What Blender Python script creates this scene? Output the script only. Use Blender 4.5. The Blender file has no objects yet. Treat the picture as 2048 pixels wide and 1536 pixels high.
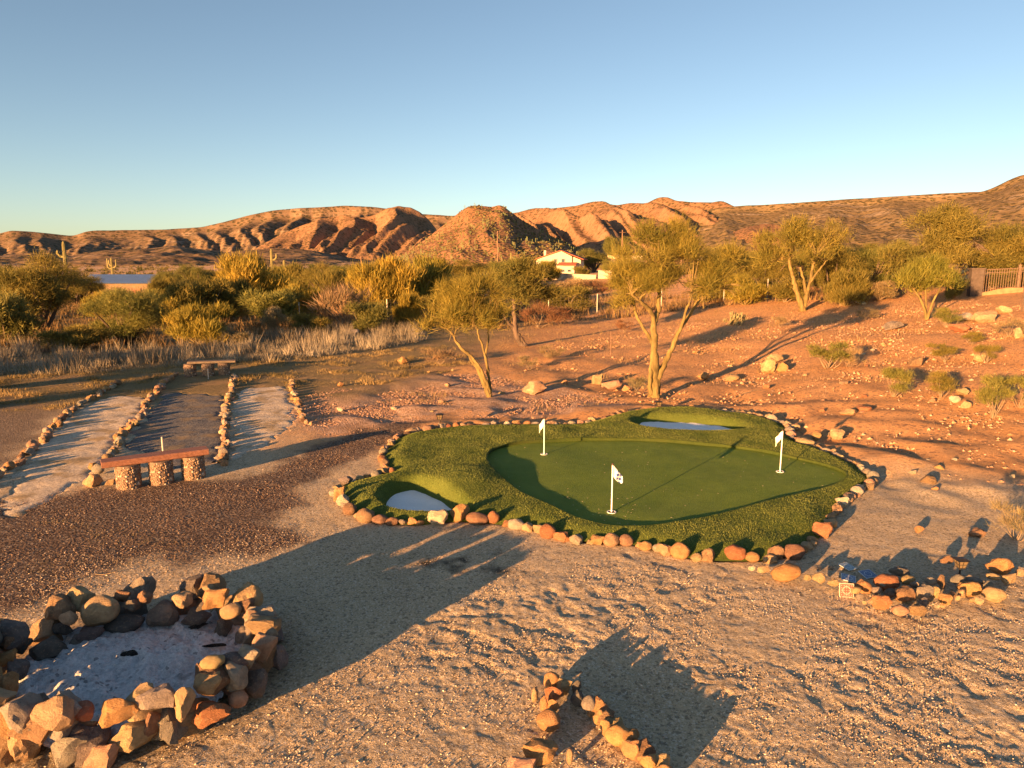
import bpy, bmesh, math, random
import numpy as np
from mathutils import Vector, Matrix

# ------------------------------------------------------------------ camera, sky, sun, exposure
scene = bpy.context.scene
C = scene.collection
R = math.radians
CAM_H, FPX, PITCH = 3.5, 1421.0, 9.70
cam_data = bpy.data.cameras.new('camera')
cam = bpy.data.objects.new('camera', cam_data)
C.objects.link(cam)
cam.location = (0, 0, CAM_H)
cam.rotation_euler = (R(90 - PITCH), 0, 0)
cam_data.sensor_width = 36.0
cam_data.lens = FPX / 2048 * 36.0
cam_data.clip_start = 0.05
cam_data.clip_end = 30000
scene.camera = cam

SUN_EL, SUN_AZ = 6.8, 218.0          # azimuth clockwise from +Y: the sun stands behind the camera, to the left
world = bpy.data.worlds.new('World'); scene.world = world; world.use_nodes = True
wn = world.node_tree.nodes; wl = world.node_tree.links
sky = wn.new('ShaderNodeTexSky'); sky.sky_type = 'NISHITA'; sky.sun_disc = False
sky.sun_elevation = R(SUN_EL); sky.sun_rotation = R(SUN_AZ)
sky.altitude = 1500; sky.air_density = 0.85; sky.dust_density = 2.0; sky.ozone_density = 0.8
wl.new(sky.outputs[0], wn['Background'].inputs[0])
wn['Background'].inputs[1].default_value = 0.05

sd = bpy.data.lights.new('sun', 'SUN'); sun = bpy.data.objects.new('sun', sd); C.objects.link(sun)
sd.energy = 5.0; sd.angle = R(0.5); sd.color = (1.0, 0.50, 0.18)
sdir = Vector((math.sin(R(SUN_AZ)) * math.cos(R(SUN_EL)), math.cos(R(SUN_AZ)) * math.cos(R(SUN_EL)), math.sin(R(SUN_EL))))
sun.rotation_euler = sdir.to_track_quat('Z', 'Y').to_euler()
sun.location = (-20, -25, 12)

scene.view_settings.view_transform = 'Standard'
scene.view_settings.look = 'None'
scene.view_settings.exposure = 2.12
scene.view_settings.gamma = 1.0
scene.view_settings.use_curve_mapping = False
scene.render.engine = 'CYCLES'
scene.cycles.use_denoising = True
scene.cycles.max_bounces = 5
scene.cycles.diffuse_bounces = 3
scene.cycles.transparent_max_bounces = 4

# ------------------------------------------------------------------ numbers
rng = np.random.default_rng(7)
random.seed(7)

def _h(ix, iy, s):
    n = (ix.astype(np.int64) * 374761393 + iy.astype(np.int64) * 668265263 + s * 974711) & 0xffffffff
    n = ((n ^ (n >> 13)) * 1274126177) & 0xffffffff
    return ((n ^ (n >> 16)) & 0xffffff) / float(0x1000000)

def pnoise(x, y, s=0):
    x = np.asarray(x, float); y = np.asarray(y, float)
    x0 = np.floor(x); y0 = np.floor(y); fx = x - x0; fy = y - y0
    u = fx * fx * fx * (fx * (fx * 6 - 15) + 10); v = fy * fy * fy * (fy * (fy * 6 - 15) + 10)
    def g(i, j):
        a = _h(x0 + i, y0 + j, s) * 6.2831853
        return np.cos(a) * (fx - i) + np.sin(a) * (fy - j)
    a = g(0, 0) * (1 - u) + g(1, 0) * u; b = g(0, 1) * (1 - u) + g(1, 1) * u
    return (a * (1 - v) + b * v) * 1.5

def fbm(x, y, o=4, s=0, gain=0.5):
    t = 0; a = 1.0; f = 1.0
    for k in range(o):
        t = t + a * pnoise(x * f + 17.3 * k, y * f - 9.1 * k, s + k); a *= gain; f *= 2.03
    return t

def ridged(x, y, o=3, s=0):
    t = 0; a = 1.0; f = 1.0
    for k in range(o):
        t = t + a * (1 - 2.2 * np.abs(pnoise(x * f + 5.3 * k, y * f + 3.7 * k, s + k))); a *= 0.5; f *= 2.1
    return t / 1.75

def sstep(a, b, x):
    t = np.clip((np.asarray(x, float) - a) / (b - a), 0, 1)
    return t * t * (3 - 2 * t)

# ------------------------------------------------------------------ lines of sight: where a spot of the photograph lies on the land
CP, SP = math.cos(R(PITCH)), math.sin(R(PITCH))
def ray(px, py):
    a = (px - 1024) / FPX; b = (768 - py) / FPX
    return np.array([a, CP + b * SP, -SP + b * CP])

def at(px, py, Y):                    # the point of that line of sight at distance Y ahead
    d = ray(px, py); return np.array([0, 0, CAM_H]) + d * (Y / d[1])

def base_z(x, y):                     # the lie of the land
    x = np.asarray(x, float); y = np.asarray(y, float)
    sp = np.log1p(np.exp(np.clip((x - 6.0) * 0.8, -40, 40))) / 0.8
    rise = np.minimum(0.115 * sp, 3.4 - 1.2 * np.exp(-sp / 12))
    z = rise * sstep(8, 24, y) * (1 - 0.55 * sstep(60, 240, y))
    z = z + 0.10 * fbm(x / 9, y / 9, 2, 40) * sstep(9, 22, np.hypot(x, y)) * (0.35 + 0.65 * sstep(1, 8, x))
    z = z + 1.2 * fbm(x / 90, y / 90, 2, 41) * sstep(90, 300, np.hypot(x, y)) * (1 - sstep(2000, 4000, np.hypot(x, y)))
    z = z - 1.5 * np.exp(-(((x + 49) / 11) ** 2 + ((y - 90) / 9) ** 2) ** 2)      # hollow where the shed stands
    return z

TS = np.geomspace(2.0, 6000, 5000)
def W(px, py, up=0.0):
    d = ray(px, py)
    P = np.array([0, 0, CAM_H])[:, None] + d[:, None] * TS[None, :]
    g = P[2] - base_z(P[0], P[1]) - up
    i = np.argmax(g < 0)
    if g[i] >= 0: i = len(TS) - 1
    a, b = g[i - 1], g[i]; t = TS[i - 1] + (TS[i] - TS[i - 1]) * (a / (a - b))
    p = np.array([0, 0, CAM_H]) + d * t
    return Vector(p)

def ppm(p):                           # photograph pixels for one metre at p
    return FPX / (p[1] * CP + (CAM_H - p[2]) * SP)

def poly_w(pts, up=0.0):
    return np.array([list(W(x, y, up))[:2] for x, y in pts])

def smooth_poly(P, n=3, closed=True):
    P = np.asarray(P, float)
    for _ in range(n):
        if closed:
            Q = np.roll(P, -1, 0)
            P = np.stack([0.75 * P + 0.25 * Q, 0.25 * P + 0.75 * Q], 1).reshape(-1, P.shape[1])
        else:
            A, B = P[:-1], P[1:]
            P = np.concatenate([P[:1], np.stack([0.75 * A + 0.25 * B, 0.25 * A + 0.75 * B], 1).reshape(-1, P.shape[1]), P[-1:]])
    return P

def sdf(poly, x, y):                  # signed distance to a closed polygon, negative inside
    x = np.asarray(x, float); y = np.asarray(y, float); sh = x.shape
    x = x.ravel(); y = y.ravel()
    d2 = np.full(x.shape, 1e18); ins = np.zeros(x.shape, bool)
    n = len(poly)
    for i in range(n):
        ax, ay = poly[i]; bx, by = poly[(i + 1) % n]
        ex, ey = bx - ax, by - ay; wx, wy = x - ax, y - ay
        t = np.clip((wx * ex + wy * ey) / (ex * ex + ey * ey + 1e-12), 0, 1)
        d2 = np.minimum(d2, (wx - ex * t) ** 2 + (wy - ey * t) ** 2)
        c = ((ay > y) != (by > y)) & (x < (bx - ax) * (y - ay) / ((by - ay) + 1e-15) + ax)
        ins ^= c
    d = np.sqrt(d2); d[ins] *= -1
    return d.reshape(sh)

def sdf_near(poly, x, y, pad):        # the same, worked out only near the polygon
    x = np.asarray(x, float); y = np.asarray(y, float)
    out = np.full(x.shape, 99.0)
    lo = poly.min(0) - pad; hi = poly.max(0) + pad
    m = (x > lo[0]) & (x < hi[0]) & (y > lo[1]) & (y < hi[1])
    if m.any(): out[m] = sdf(poly, x[m], y[m])
    return out

# ------------------------------------------------------------------ objects and their names
def obj(name, mesh, mat=None, parent=None, loc=None, rot=None, scale=None):
    o = bpy.data.objects.new(name, mesh); C.objects.link(o)
    if mat is not None and mesh is not None and len(mesh.materials) == 0: mesh.materials.append(mat)
    if parent is not None: o.parent = parent
    if loc is not None: o.location = loc
    if rot is not None: o.rotation_euler = rot
    if scale is not None: o.scale = scale
    return o

def tag(o, label, cat, group=None, kind=None):
    if label: o['label'] = label
    if cat: o['category'] = cat
    if group: o['group'] = group
    if kind: o['kind'] = kind
    return o

def struct(o, label=None):
    o['kind'] = 'structure'
    if label: o['label'] = label
    return o

def empty(name, loc, label, cat, group=None, rotz=0.0):
    o = bpy.data.objects.new(name, None); C.objects.link(o)
    o.location = loc; o.rotation_euler = (0, 0, rotz); o.empty_display_size = 0.2
    return tag(o, label, cat, group)

def np_mesh(name, V, F, smooth=True, attrs=None):
    V = np.ascontiguousarray(V, np.float32); F = np.ascontiguousarray(F, np.int32)
    me = bpy.data.meshes.new(name); k = F.shape[1]
    me.vertices.add(len(V)); me.vertices.foreach_set('co', V.ravel())
    me.loops.add(F.size); me.loops.foreach_set('vertex_index', F.ravel())
    me.polygons.add(len(F))
    me.polygons.foreach_set('loop_start', np.arange(0, F.size, k, dtype=np.int32))
    me.polygons.foreach_set('loop_total', np.full(len(F), k, np.int32))
    me.polygons.foreach_set('use_smooth', np.full(len(F), smooth, bool))
    if attrs:
        for an, av in attrs.items():
            av = np.ascontiguousarray(av, np.float32)
            if av.ndim == 1:
                a = me.attributes.new(an, 'FLOAT', 'POINT'); a.data.foreach_set('value', av)
            else:
                a = me.attributes.new(an, 'FLOAT_COLOR', 'POINT'); a.data.foreach_set('color', av.ravel())
    me.update(calc_edges=True)
    return me

class MB:                             # gathers plain shapes into one mesh
    def __init__(s): s.v = []; s.f = []
    def add(s, V, F):
        n = len(s.v); s.v += [tuple(map(float, p)) for p in V]; s.f += [tuple(i + n for i in q) for q in F]
    def box(s, c, size, rz=0.0):
        x, y, z = [k / 2 for k in size]; ca, sa = math.cos(rz), math.sin(rz)
        P = [(sx * x, sy * y, sz * z) for sz in (-1, 1) for sx, sy in ((-1, -1), (1, -1), (1, 1), (-1, 1))]
        s.add([(c[0] + px * ca - py * sa, c[1] + px * sa + py * ca, c[2] + pz) for px, py, pz in P],
              [(0, 3, 2, 1), (4, 5, 6, 7), (0, 1, 5, 4), (1, 2, 6, 5), (2, 3, 7, 6), (3, 0, 4, 7)])
    def tube(s, pts, rad, n=6, cap=True):
        P = [Vector(p) for p in pts]; rings = []
        base = len(s.v); prev = None
        for i, p in enumerate(P):
            t = (P[min(i + 1, len(P) - 1)] - P[max(i - 1, 0)]).normalized()
            if prev is None:
                u = t.orthogonal().normalized()
            else:
                u = (prev - t * prev.dot(t))
                u = u.normalized() if u.length > 1e-6 else t.orthogonal().normalized()
            prev = u; w = t.cross(u); r = rad[i] if hasattr(rad, '__len__') else rad
            for k in range(n):
                a = 6.2831853 * k / n
                s.v.append(tuple(p + (u * math.cos(a) + w * math.sin(a)) * r))
        for i in range(len(P) - 1):
            for k in range(n):
                a = base + i * n + k; b = base + i * n + (k + 1) % n
                s.f.append((a, b, b + n, a + n))
        if cap:
            s.f.append(tuple(base + k for k in range(n))[::-1]); s.f.append(tuple(base + (len(P) - 1) * n + k for k in range(n)))
    def prism(s, poly, d):            # polygon of 3D points pushed along vector d
        n = len(poly); d = Vector(d)
        s.add(list(poly) + [tuple(Vector(p) + d) for p in poly],
              [tuple(range(n))[::-1], tuple(range(n, 2 * n))] + [(i, (i + 1) % n, (i + 1) % n + n, i + n) for i in range(n)])
    def mesh(s, name, smooth=False):
        me = bpy.data.meshes.new(name); me.from_pydata(s.v, [], s.f)
        bm = bmesh.new(); bm.from_mesh(me); bmesh.ops.recalc_face_normals(bm, faces=bm.faces); bm.to_mesh(me); bm.free()
        if smooth:
            me.polygons.foreach_set('use_smooth', np.ones(len(me.polygons), bool)); me.set_sharp_from_angle(angle=R(40))
        me.update(); return me

# ------------------------------------------------------------------ materials
class NT:
    def __init__(s, name, rough=0.9, spec=0.2):
        s.m = bpy.data.materials.new(name); s.m.use_nodes = True
        s.n = s.m.node_tree.nodes; s.l = s.m.node_tree.links
        s.b = s.n['Principled BSDF']; s.b.inputs['Roughness'].default_value = rough
        s.b.inputs['Specular IOR Level'].default_value = spec
        s.co = s.n.new('ShaderNodeTexCoord').outputs['Object']
    def _set(s, sock, v):
        if hasattr(v, 'links') or hasattr(v, 'is_linked'): s.l.new(v, sock)
        elif isinstance(v, (tuple, list)) and len(v) == 3 and sock.type == 'RGBA': sock.default_value = (*v, 1)
        else: sock.default_value = v
    def noise(s, scale, detail=4, rough=0.55, co=None, dist=0.0, color=False):
        t = s.n.new('ShaderNodeTexNoise'); t.inputs['Scale'].default_value = scale
        t.inputs['Detail'].default_value = detail; t.inputs['Roughness'].default_value = rough; t.inputs['Distortion'].default_value = dist
        s.l.new(co or s.co, t.inputs['Vector']); return t.outputs['Color' if color else 'Fac']
    def voro(s, scale, out='Distance', feat='F1', co=None, rand=1.0):
        t = s.n.new('ShaderNodeTexVoronoi'); t.feature = feat; t.inputs['Scale'].default_value = scale
        t.inputs['Randomness'].default_value = rand
        s.l.new(co or s.co, t.inputs['Vector']); return t.outputs[out]
    def map(s, scale=(1, 1, 1), rot=(0, 0, 0), co=None):
        t = s.n.new('ShaderNodeMapping'); t.inputs['Scale'].default_value = scale; t.inputs['Rotation'].default_value = rot
        s.l.new(co or s.co, t.inputs['Vector']); return t.outputs[0]
    def ramp(s, x, a, b, lo=0.0, hi=1.0):
        t = s.n.new('ShaderNodeMapRange'); t.inputs[1].default_value = a; t.inputs[2].default_value = b
        t.inputs[3].default_value = lo; t.inputs[4].default_value = hi; s.l.new(x, t.inputs[0]); return t.outputs[0]
    def mix(s, f, a, b, mode='MIX'):
        t = s.n.new('ShaderNodeMix'); t.data_type = 'RGBA'; t.blend_type = mode
        s._set(t.inputs[0], f); s._set(t.inputs[6], a); s._set(t.inputs[7], b); return t.outputs[2]
    def math(s, op, a, b=0.0):
        t = s.n.new('ShaderNodeMath'); t.operation = op; s._set(t.inputs[0], a); s._set(t.inputs[1], b); return t.outputs[0]
    def attr(s, name, out='Fac'):
        t = s.n.new('ShaderNodeAttribute'); t.attribute_name = name; return t.outputs[out]
    def sep(s, c):
        t = s.n.new('ShaderNodeSeparateColor'); s.l.new(c, t.inputs[0]); return t.outputs
    def info(s, out='Random'):
        return s.n.new('ShaderNodeObjectInfo').outputs[out]
    def bump(s, h, strength=0.5, dist=0.02, normal=None):
        t = s.n.new('ShaderNodeBump'); t.inputs['Strength'].default_value = strength; t.inputs['Distance'].default_value = dist
        s.l.new(h, t.inputs['Height'])
        if normal is not None: s.l.new(normal, t.inputs['Normal'])
        return t.outputs[0]
    def out(s, col, normal=None, rough=None):
        s._set(s.b.inputs['Base Color'], col)
        if normal is not None: s.l.new(normal, s.b.inputs['Normal'])
        if rough is not None: s._set(s.b.inputs['Roughness'], rough)
        return s.m

def plain(name, col, rough=0.7, var=0.25, scale=20, bump=0.0, metal=0.0, spec=0.3):
    t = NT(name, rough, spec); n = t.noise(scale, 4)
    c = t.mix(t.ramp(n, 0.3, 0.7), tuple(k * (1 - var) for k in col), tuple(min(1, k * (1 + var)) for k in col))
    t.b.inputs['Metallic'].default_value = metal
    return t.out(c, t.bump(n, bump, 0.01) if bump else None)
# ------------------------------------------------------------------ outlines on the land
BORDER = [(672,985),(680,1005),(700,1025),(725,1040),(768,1048),(800,1050),(835,1052),(880,1046),(920,1044),(955,1046),(987,1048),(1025,1055),(1048,1057),(1068,1062),(1085,1067),(1103,1072),(1140,1082),(1160,1085),(1182,1087),(1204,1088),(1230,1090),(1253,1090),(1273,1092),(1290,1097),(1325,1104),(1345,1112),(1370,1116),(1392,1120),(1415,1122),(1437,1124),(1470,1124),(1504,1124),(1528,1123),(1550,1120),(1577,1114),(1600,1106),(1618,1096),(1640,1076),(1655,1058),(1661,1042),(1668,1026),(1684,1008),(1700,995),(1725,982),(1746,970),(1742,955),(1725,942),(1714,931),(1692,922),(1672,911),(1650,905),(1630,898),(1612,893),(1592,884),(1582,873),(1582,860),(1568,849),(1545,840),(1510,833),(1480,829),(1440,825),(1390,823),(1340,823),(1300,824),(1255,828),(1230,834),(1200,842),(1180,847),(1155,851),(1130,852),(1100,852),(1050,852),(1000,853),(960,854),(920,855),(890,857),(860,861),(830,867),(805,874),(787,883),(778,895),(770,906),(761,918),(766,930),(776,938),(785,945),(760,953),(738,958),(715,962),(695,967),(681,976)]
GREEN = smooth_poly(poly_w(BORDER), 1)
PUTT = smooth_poly(poly_w([(972,930),(975,915),(990,905),(1020,896),(1060,891),(1120,888),(1200,886),(1300,888),(1400,895),(1500,905),(1560,917),(1620,931),(1670,945),(1697,958),(1692,972),(1660,984),(1600,1000),(1530,1018),(1450,1040),(1380,1055),(1320,1064),(1250,1068),(1200,1064),(1160,1052),(1110,1030),(1060,1008),(1010,980),(984,955)]), 2)
RIM1 = smooth_poly(poly_w([(742,1002),(752,984),(790,966),(840,961),(885,976),(930,1002),(958,1022),(930,1033),(880,1035),(800,1034),(757,1022)]), 2)
RIM2 = smooth_poly(poly_w([(1250,850),(1262,841),(1290,836),(1400,839),(1480,849),(1508,862),(1498,873),(1400,876),(1300,869),(1262,861)]), 2)
LANE_A = poly_w([(0,985),(50,915),(110,855),(160,812),(225,790),(300,795),(290,828),(262,850),(235,890),(190,950),(100,1010),(0,1060)])
LANE_B = poly_w([(245,895),(262,858),(290,828),(318,788),(360,783),(455,790),(455,830),(450,880),(440,925),(340,945),(300,935)])
LANE_C = poly_w([(470,778),(578,770),(585,790),(592,810),(600,838),(560,880),(520,900),(455,930),(455,880),(462,820)])
LANES = [LANE_A, LANE_B, LANE_C]
M1 = np.array(W(930, 972))[:2]; M2 = np.array(W(1380, 826))[:2]

def turf_z(x, y):
    s1 = sdf_near(RIM1, x, y, 1.6); s2 = sdf_near(RIM2, x, y, 1.6)
    z = 0.105 + 0.018 * fbm(x / 0.9, y / 0.9, 3, 91)
    z = z + 0.12 * np.exp(-(((x - M1[0]) / 0.66) ** 2 + ((y - M1[1]) / 0.75) ** 2))
    z = z + 0.04 * np.exp(-(np.maximum(s2, 0) / 0.6) ** 2) + 0.14 * np.exp(-((y - 16.9) / 0.55) ** 2) * np.exp(-((x - M2[0]) / 1.5) ** 2)
    z = z - (z + 0.22) * sstep(0.0, -0.34, s1) - 0.0
    z = np.where(s2 < 0, z + (-0.12 - z) * sstep(0.0, -0.42, s2), z)
    sg = sdf_near(GREEN, x, y, 1.0)
    return z - 0.10 * sstep(-0.35, 0.05, sg)

def ragged(x, y): return 0.16 * fbm(x / 0.55, y / 0.55, 4, 55, 0.6)

def relief(x, y, sp):                 # footprints, ruts and lumps; left out where the mesh is too coarse for them
    def oc(lam, amp, seed, r=False):
        w = np.clip((lam / sp - 2.0) / 2.5, 0, 1)
        n = ridged(x / lam, y / lam, 1, seed) if r else pnoise(x / lam, y / lam, seed)
        return amp * w * n
    d = np.hypot(x, y)
    walked = 0.35 + 0.65 * sstep(-0.15, 0.35, fbm(x / 2.6, y / 2.6, 2, 60) + 0.12 * (x - 0.3))
    hill = sstep(10.5, 15, y + 0.35 * np.minimum(x, 6)) * sstep(-6, -2.5, x)
    def pits(lam, dep, seed):         # trodden hollows with crisp edges
        w = np.clip((lam / sp - 2.5) / 3.0, 0, 1)
        n = pnoise(x / lam + 0.35 * pnoise(x / 0.2, y / 0.2, seed + 1), y / lam, seed)
        return -dep * w * sstep(0.10, 0.26, n)
    z = walked * (1 - hill) * (oc(0.5, 0.006, 60) + pits(0.30, 0.009, 61) + pits(0.17, 0.007, 58) + oc(0.15, 0.005, 62) + oc(0.085, 0.006, 63) + oc(0.05, 0.005, 64))
    z = z + hill * (oc(2.2, 0.08, 65) + oc(1.3, 0.035, 59, True) + oc(0.9, 0.07, 66) + oc(0.42, 0.042, 67) + oc(0.2, 0.024, 68) + oc(0.1, 0.011, 69))
    return z

# ------------------------------------------------------------------ ground sheet, out to the horizon
def build_ground():
    az = np.concatenate([np.linspace(-180, -46, 70)[:-1], np.linspace(-46, 46, 600), np.linspace(46, 180, 70)[1:]])
    rr = [0.3, 0.8, 1.4, 2.0, 2.5, 2.9, 3.2]
    while rr[-1] < 14000:
        r = rr[-1]; rr.append(r + min(max(0.018, r * r / (3.5 * 710) * 1.45), 0.05 * r))
    rr = np.array(rr); A, Rr = np.meshgrid(np.radians(az), rr)
    x = Rr * np.sin(A); y = Rr * np.cos(A)
    sp = np.gradient(rr)[:, None] * np.ones_like(A)
    sp = np.maximum(sp, Rr * np.gradient(np.radians(az))[None, :])
    z = base_z(x, y)
    rel = relief(x, y, sp)
    sg = sdf_near(GREEN, x, y, 3.0)
    rel = rel * sstep(-0.05, 0.25, sg)
    lane = np.zeros_like(x)
    for P in LANES:
        lane = np.maximum(lane, sstep(-0.04, -0.22, sdf_near(P, x, y, 1.0) + ragged(x, y)))
    z = z + rel * (1 - lane) - 0.05 * lane - 0.62 * sstep(-0.02, -0.22, sg)
    # zones
    wx = x + 0.35 * fbm(x / 0.8, y / 0.8, 3, 70); wy = y + 0.35 * fbm(x / 0.8, y / 0.8, 3, 75)
    gravel_poly = poly_w([(-700,1300),(-700,960),(0,1000),(100,1000),(190,975),(420,962),(540,940),(600,905),(680,868),(760,845),(900,832),(820,862),(740,900),(690,930),(620,970),(575,1010),(565,1045),(640,1085),(520,1112),(360,1122),(200,1150),(0,1230)])
    red = sstep(0.25, -0.25, sdf_near(gravel_poly, wx, wy, 3))
    left_red = poly_w([(-500,960),(-300,800),(100,800),(205,768),(180,790),(120,830),(60,895),(0,940)])
    red = np.maximum(red, 0.8 * sstep(0.5, -0.5, sdf_near(left_red, wx, wy, 3)))
    line = wx * 0.9 + wy                      # the dirt beyond the green
    org = sstep(11.8, 14.5, np.where(wx > 4, wy + 0.55 * (wx - 4), wy)) * sstep(-6.2, -3.2, wx + 0.12 * (wy - 14))
    org = np.where(Rr > 60, np.maximum(org, 0.75), org)
    dry = sstep(17.0, 19.5, wy - 0.10 * wx) * sstep(-1.0, -5.0, wx - 0.22 * (wy - 20)) * (1 - sstep(60, 120, Rr))
    scree_poly = poly_w([(600,850),(598,800),(640,785),(760,775),(860,748),(960,750),(1180,790),(1260,815),(1000,835),(880,828),(760,850),(640,872)])
    scree = sstep(0.4, -0.4, sdf_near(scree_poly, wx, wy, 3))
    pb = np.array(W(930, 1135))[:2]
    char = np.exp(-(((wx - pb[0]) / 0.75) ** 2 + ((wy - pb[1]) / 0.45) ** 2) * 1.5) * (0.5 + 0.9 * fbm(x / 0.3, y / 0.3, 3, 77))
    pf = np.array((-3.3, 5.65)); char = np.maximum(char, 0.35 * sstep(1.75, 1.2, np.hypot(x - pf[0], y - pf[1])))
    zones = np.stack([red, org, dry, scree], -1)
    nr, na = x.shape
    V = np.stack([x, y, z], -1).reshape(-1, 3)
    i = np.arange(nr - 1)[:, None] * na + np.arange(na - 1)[None, :]
    F = np.stack([i, i + 1, i + na + 1, i + na], -1).reshape(-1, 4)[:, ::-1]
    me = np_mesh('desert_ground', V, F, True, {'zones': zones.reshape(-1, 4), 'char': np.clip(char, 0, 1).ravel()})
    return me

def ground_material():
    t = NT('desert_soil', 0.95, 0.1)
    z = t.sep(t.attr('zones', 'Color')); red, org, dry = z[0], z[1], z[2]
    scr = t.attr('zones', 'Alpha')
    n1 = t.noise(0.9, 5, 0.6); n2 = t.noise(14, 5, 0.65); n3 = t.noise(75, 3, 0.7)
    vc = t.voro(38, 'Color'); vs = t.sep(vc)
    v2 = t.sep(t.voro(17, 'Color'))
    grain = t.ramp(n3, 0.3, 0.7)
    sand = t.mix(t.ramp(n1, 0.3, 0.7), (0.56, 0.415, 0.245), (0.72, 0.56, 0.36))
    sand = t.mix(t.math('MULTIPLY', grain, 0.55), sand, (0.80, 0.66, 0.46))
    v3 = t.sep(t.voro(70, 'Color')); sand = t.mix(t.ramp(v3[0], 0.6, 0.85, 0, 0.5), sand, (0.28, 0.205, 0.135)); sand = t.mix(t.ramp(v3[1], 0.80, 0.9, 0, 0.8), sand, (0.85, 0.74, 0.60))
    sand = t.mix(t.ramp(vs[0], 0.86, 0.92, 0, 0.55), sand, (0.15, 0.11, 0.08))
    reds = t.mix(vs[0], (0.085, 0.058, 0.046), (0.25, 0.175, 0.13))
    reds = t.mix(t.ramp(vs[1], 0.86, 0.9), reds, (0.36, 0.29, 0.23))
    reds = t.mix(t.ramp(n1, 0.45, 0.75, 0, 0.35), reds, (0.30, 0.21, 0.15))
    dirt = t.mix(t.ramp(n1, 0.25, 0.75), (0.53, 0.265, 0.105), (0.71, 0.395, 0.185))
    dirt = t.mix(t.ramp(n2, 0.45, 0.75, 0, 0.7), dirt, (0.72, 0.44, 0.23))
    dirt = t.mix(t.ramp(v2[0], 0.82, 0.86, 0, 0.75), dirt, (0.30, 0.165, 0.10))
    olive = t.mix(t.ramp(n2, 0.3, 0.7), (0.18, 0.135, 0.065), (0.36, 0.265, 0.13))
    olive = t.mix(t.ramp(n1, 0.5, 0.7, 0, 0.7), olive, (0.48, 0.30, 0.165))
    scree = t.mix(v2[0], (0.40, 0.235, 0.15), (0.70, 0.49, 0.36))
    c = t.mix(org, sand, dirt); c = t.mix(red, c, reds); c = t.mix(scr, c, scree); c = t.mix(dry, c, olive)
    c = t.mix(t.ramp(t.math('ADD', t.attr('char'), t.math('MULTIPLY', n2, 0.35)), 0.30, 0.95, 0, 0.95), c, (0.035, 0.03, 0.028))
    h = t.math('ADD', t.math('MULTIPLY', n2, 0.9), t.math('MULTIPLY', n3, 0.6)); h = t.math('ADD', h, t.math('MULTIPLY', v3[2], 0.12))
    pe = t.math('MULTIPLY', t.math('ADD', red, scr), t.math('SUBTRACT', 0.8, t.voro(30)))
    h = t.math('ADD', h, t.math('MULTIPLY', pe, 0.9))
    return t.out(c, t.bump(h, 1.0, 0.06))

GROUND_MAT = ground_material()
ground = struct(obj('desert_ground', build_ground(), GROUND_MAT))

# ------------------------------------------------------------------ sheets cut to an outline
def sheet(name, poly, step, zf, keep=None, attrs=None):
    lo = poly.min(0) - 2 * step; hi = poly.max(0) + 2 * step
    xs = np.arange(lo[0], hi[0], step); ys = np.arange(lo[1], hi[1], step)
    X, Y = np.meshgrid(xs, ys); D = sdf(poly, X, Y)
    if keep is not None: D = np.maximum(D, keep(X, Y))
    na = X.shape[1]
    i = (np.arange(X.shape[0] - 1)[:, None] * na + np.arange(na - 1)[None, :])
    Dm = 0.25 * (D[:-1, :-1] + D[1:, :-1] + D[:-1, 1:] + D[1:, 1:]); ok = Dm < 0
    F = np.stack([i, i + 1, i + na + 1, i + na], -1)[ok]
    used = np.zeros(X.size, int); np.add.at(used, F.ravel(), 1)
    edge = (used > 0) & (used < 4)
    gy, gx = np.gradient(D, step); g = np.hypot(gx, gy) + 1e-6
    x = X.ravel().copy(); y = Y.ravel().copy(); d = np.clip(D.ravel(), -1.2 * step, 1.2 * step)
    x[edge] -= (d * (gx / g).ravel())[edge]; y[edge] -= (d * (gy / g).ravel())[edge]
    idx = np.full(X.size, -1); sel = used > 0; idx[sel] = np.arange(sel.sum())
    x = x[sel]; y = y[sel]
    return np_mesh(name, np.stack([x, y, zf(x, y)], 1), idx[F], True), x, y

# gravel lanes
def lane_mat(name, a, b, dark):
    t = NT(name, 0.95, 0.1); n1 = t.noise(1.6, 5, 0.6); n3 = t.noise(70, 3, 0.7); v = t.sep(t.voro(45, 'Color'))
    c = t.mix(v[0], a, b); c = t.mix(t.ramp(n1, 0.50, 0.62, 0, 0.8), c, dark)
    h = t.math('ADD', n3, t.math('MULTIPLY', t.noise(9, 4), 1.2))
    return t.out(c, t.bump(h, 0.7, 0.03))
lm_tan = lane_mat('pale_gravel', (0.40, 0.32, 0.235), (0.72, 0.61, 0.47), (0.32, 0.23, 0.12))
lm_dark = lane_mat('dark_gravel', (0.075, 0.075, 0.08), (0.24, 0.225, 0.21), (0.24, 0.18, 0.11))
for P, m, lab in ((LANE_A, lm_tan, 'pale gravel lane beside the outermost stone edging on the left'),
                  (LANE_B, lm_dark, 'dark grey gravel lane running between the two benches'),
                  (LANE_C, lm_tan, 'pale gravel lane to the right of the dark one')):
    def lz(x, y):
        return base_z(x, y) + 0.004 + 0.010 * fbm(x / 0.5, y / 0.5, 3, 50) - 0.03 * sstep(-0.20, 0.0, sdf(P, x, y) + ragged(x, y))
    me, _, _ = sheet('gravel_lane', smooth_poly(P, 1), 0.06, lz, lambda x, y: sdf(P, x, y) + ragged(x, y) + 0.02)
    struct(obj('gravel_lane', me, m), lab)

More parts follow.
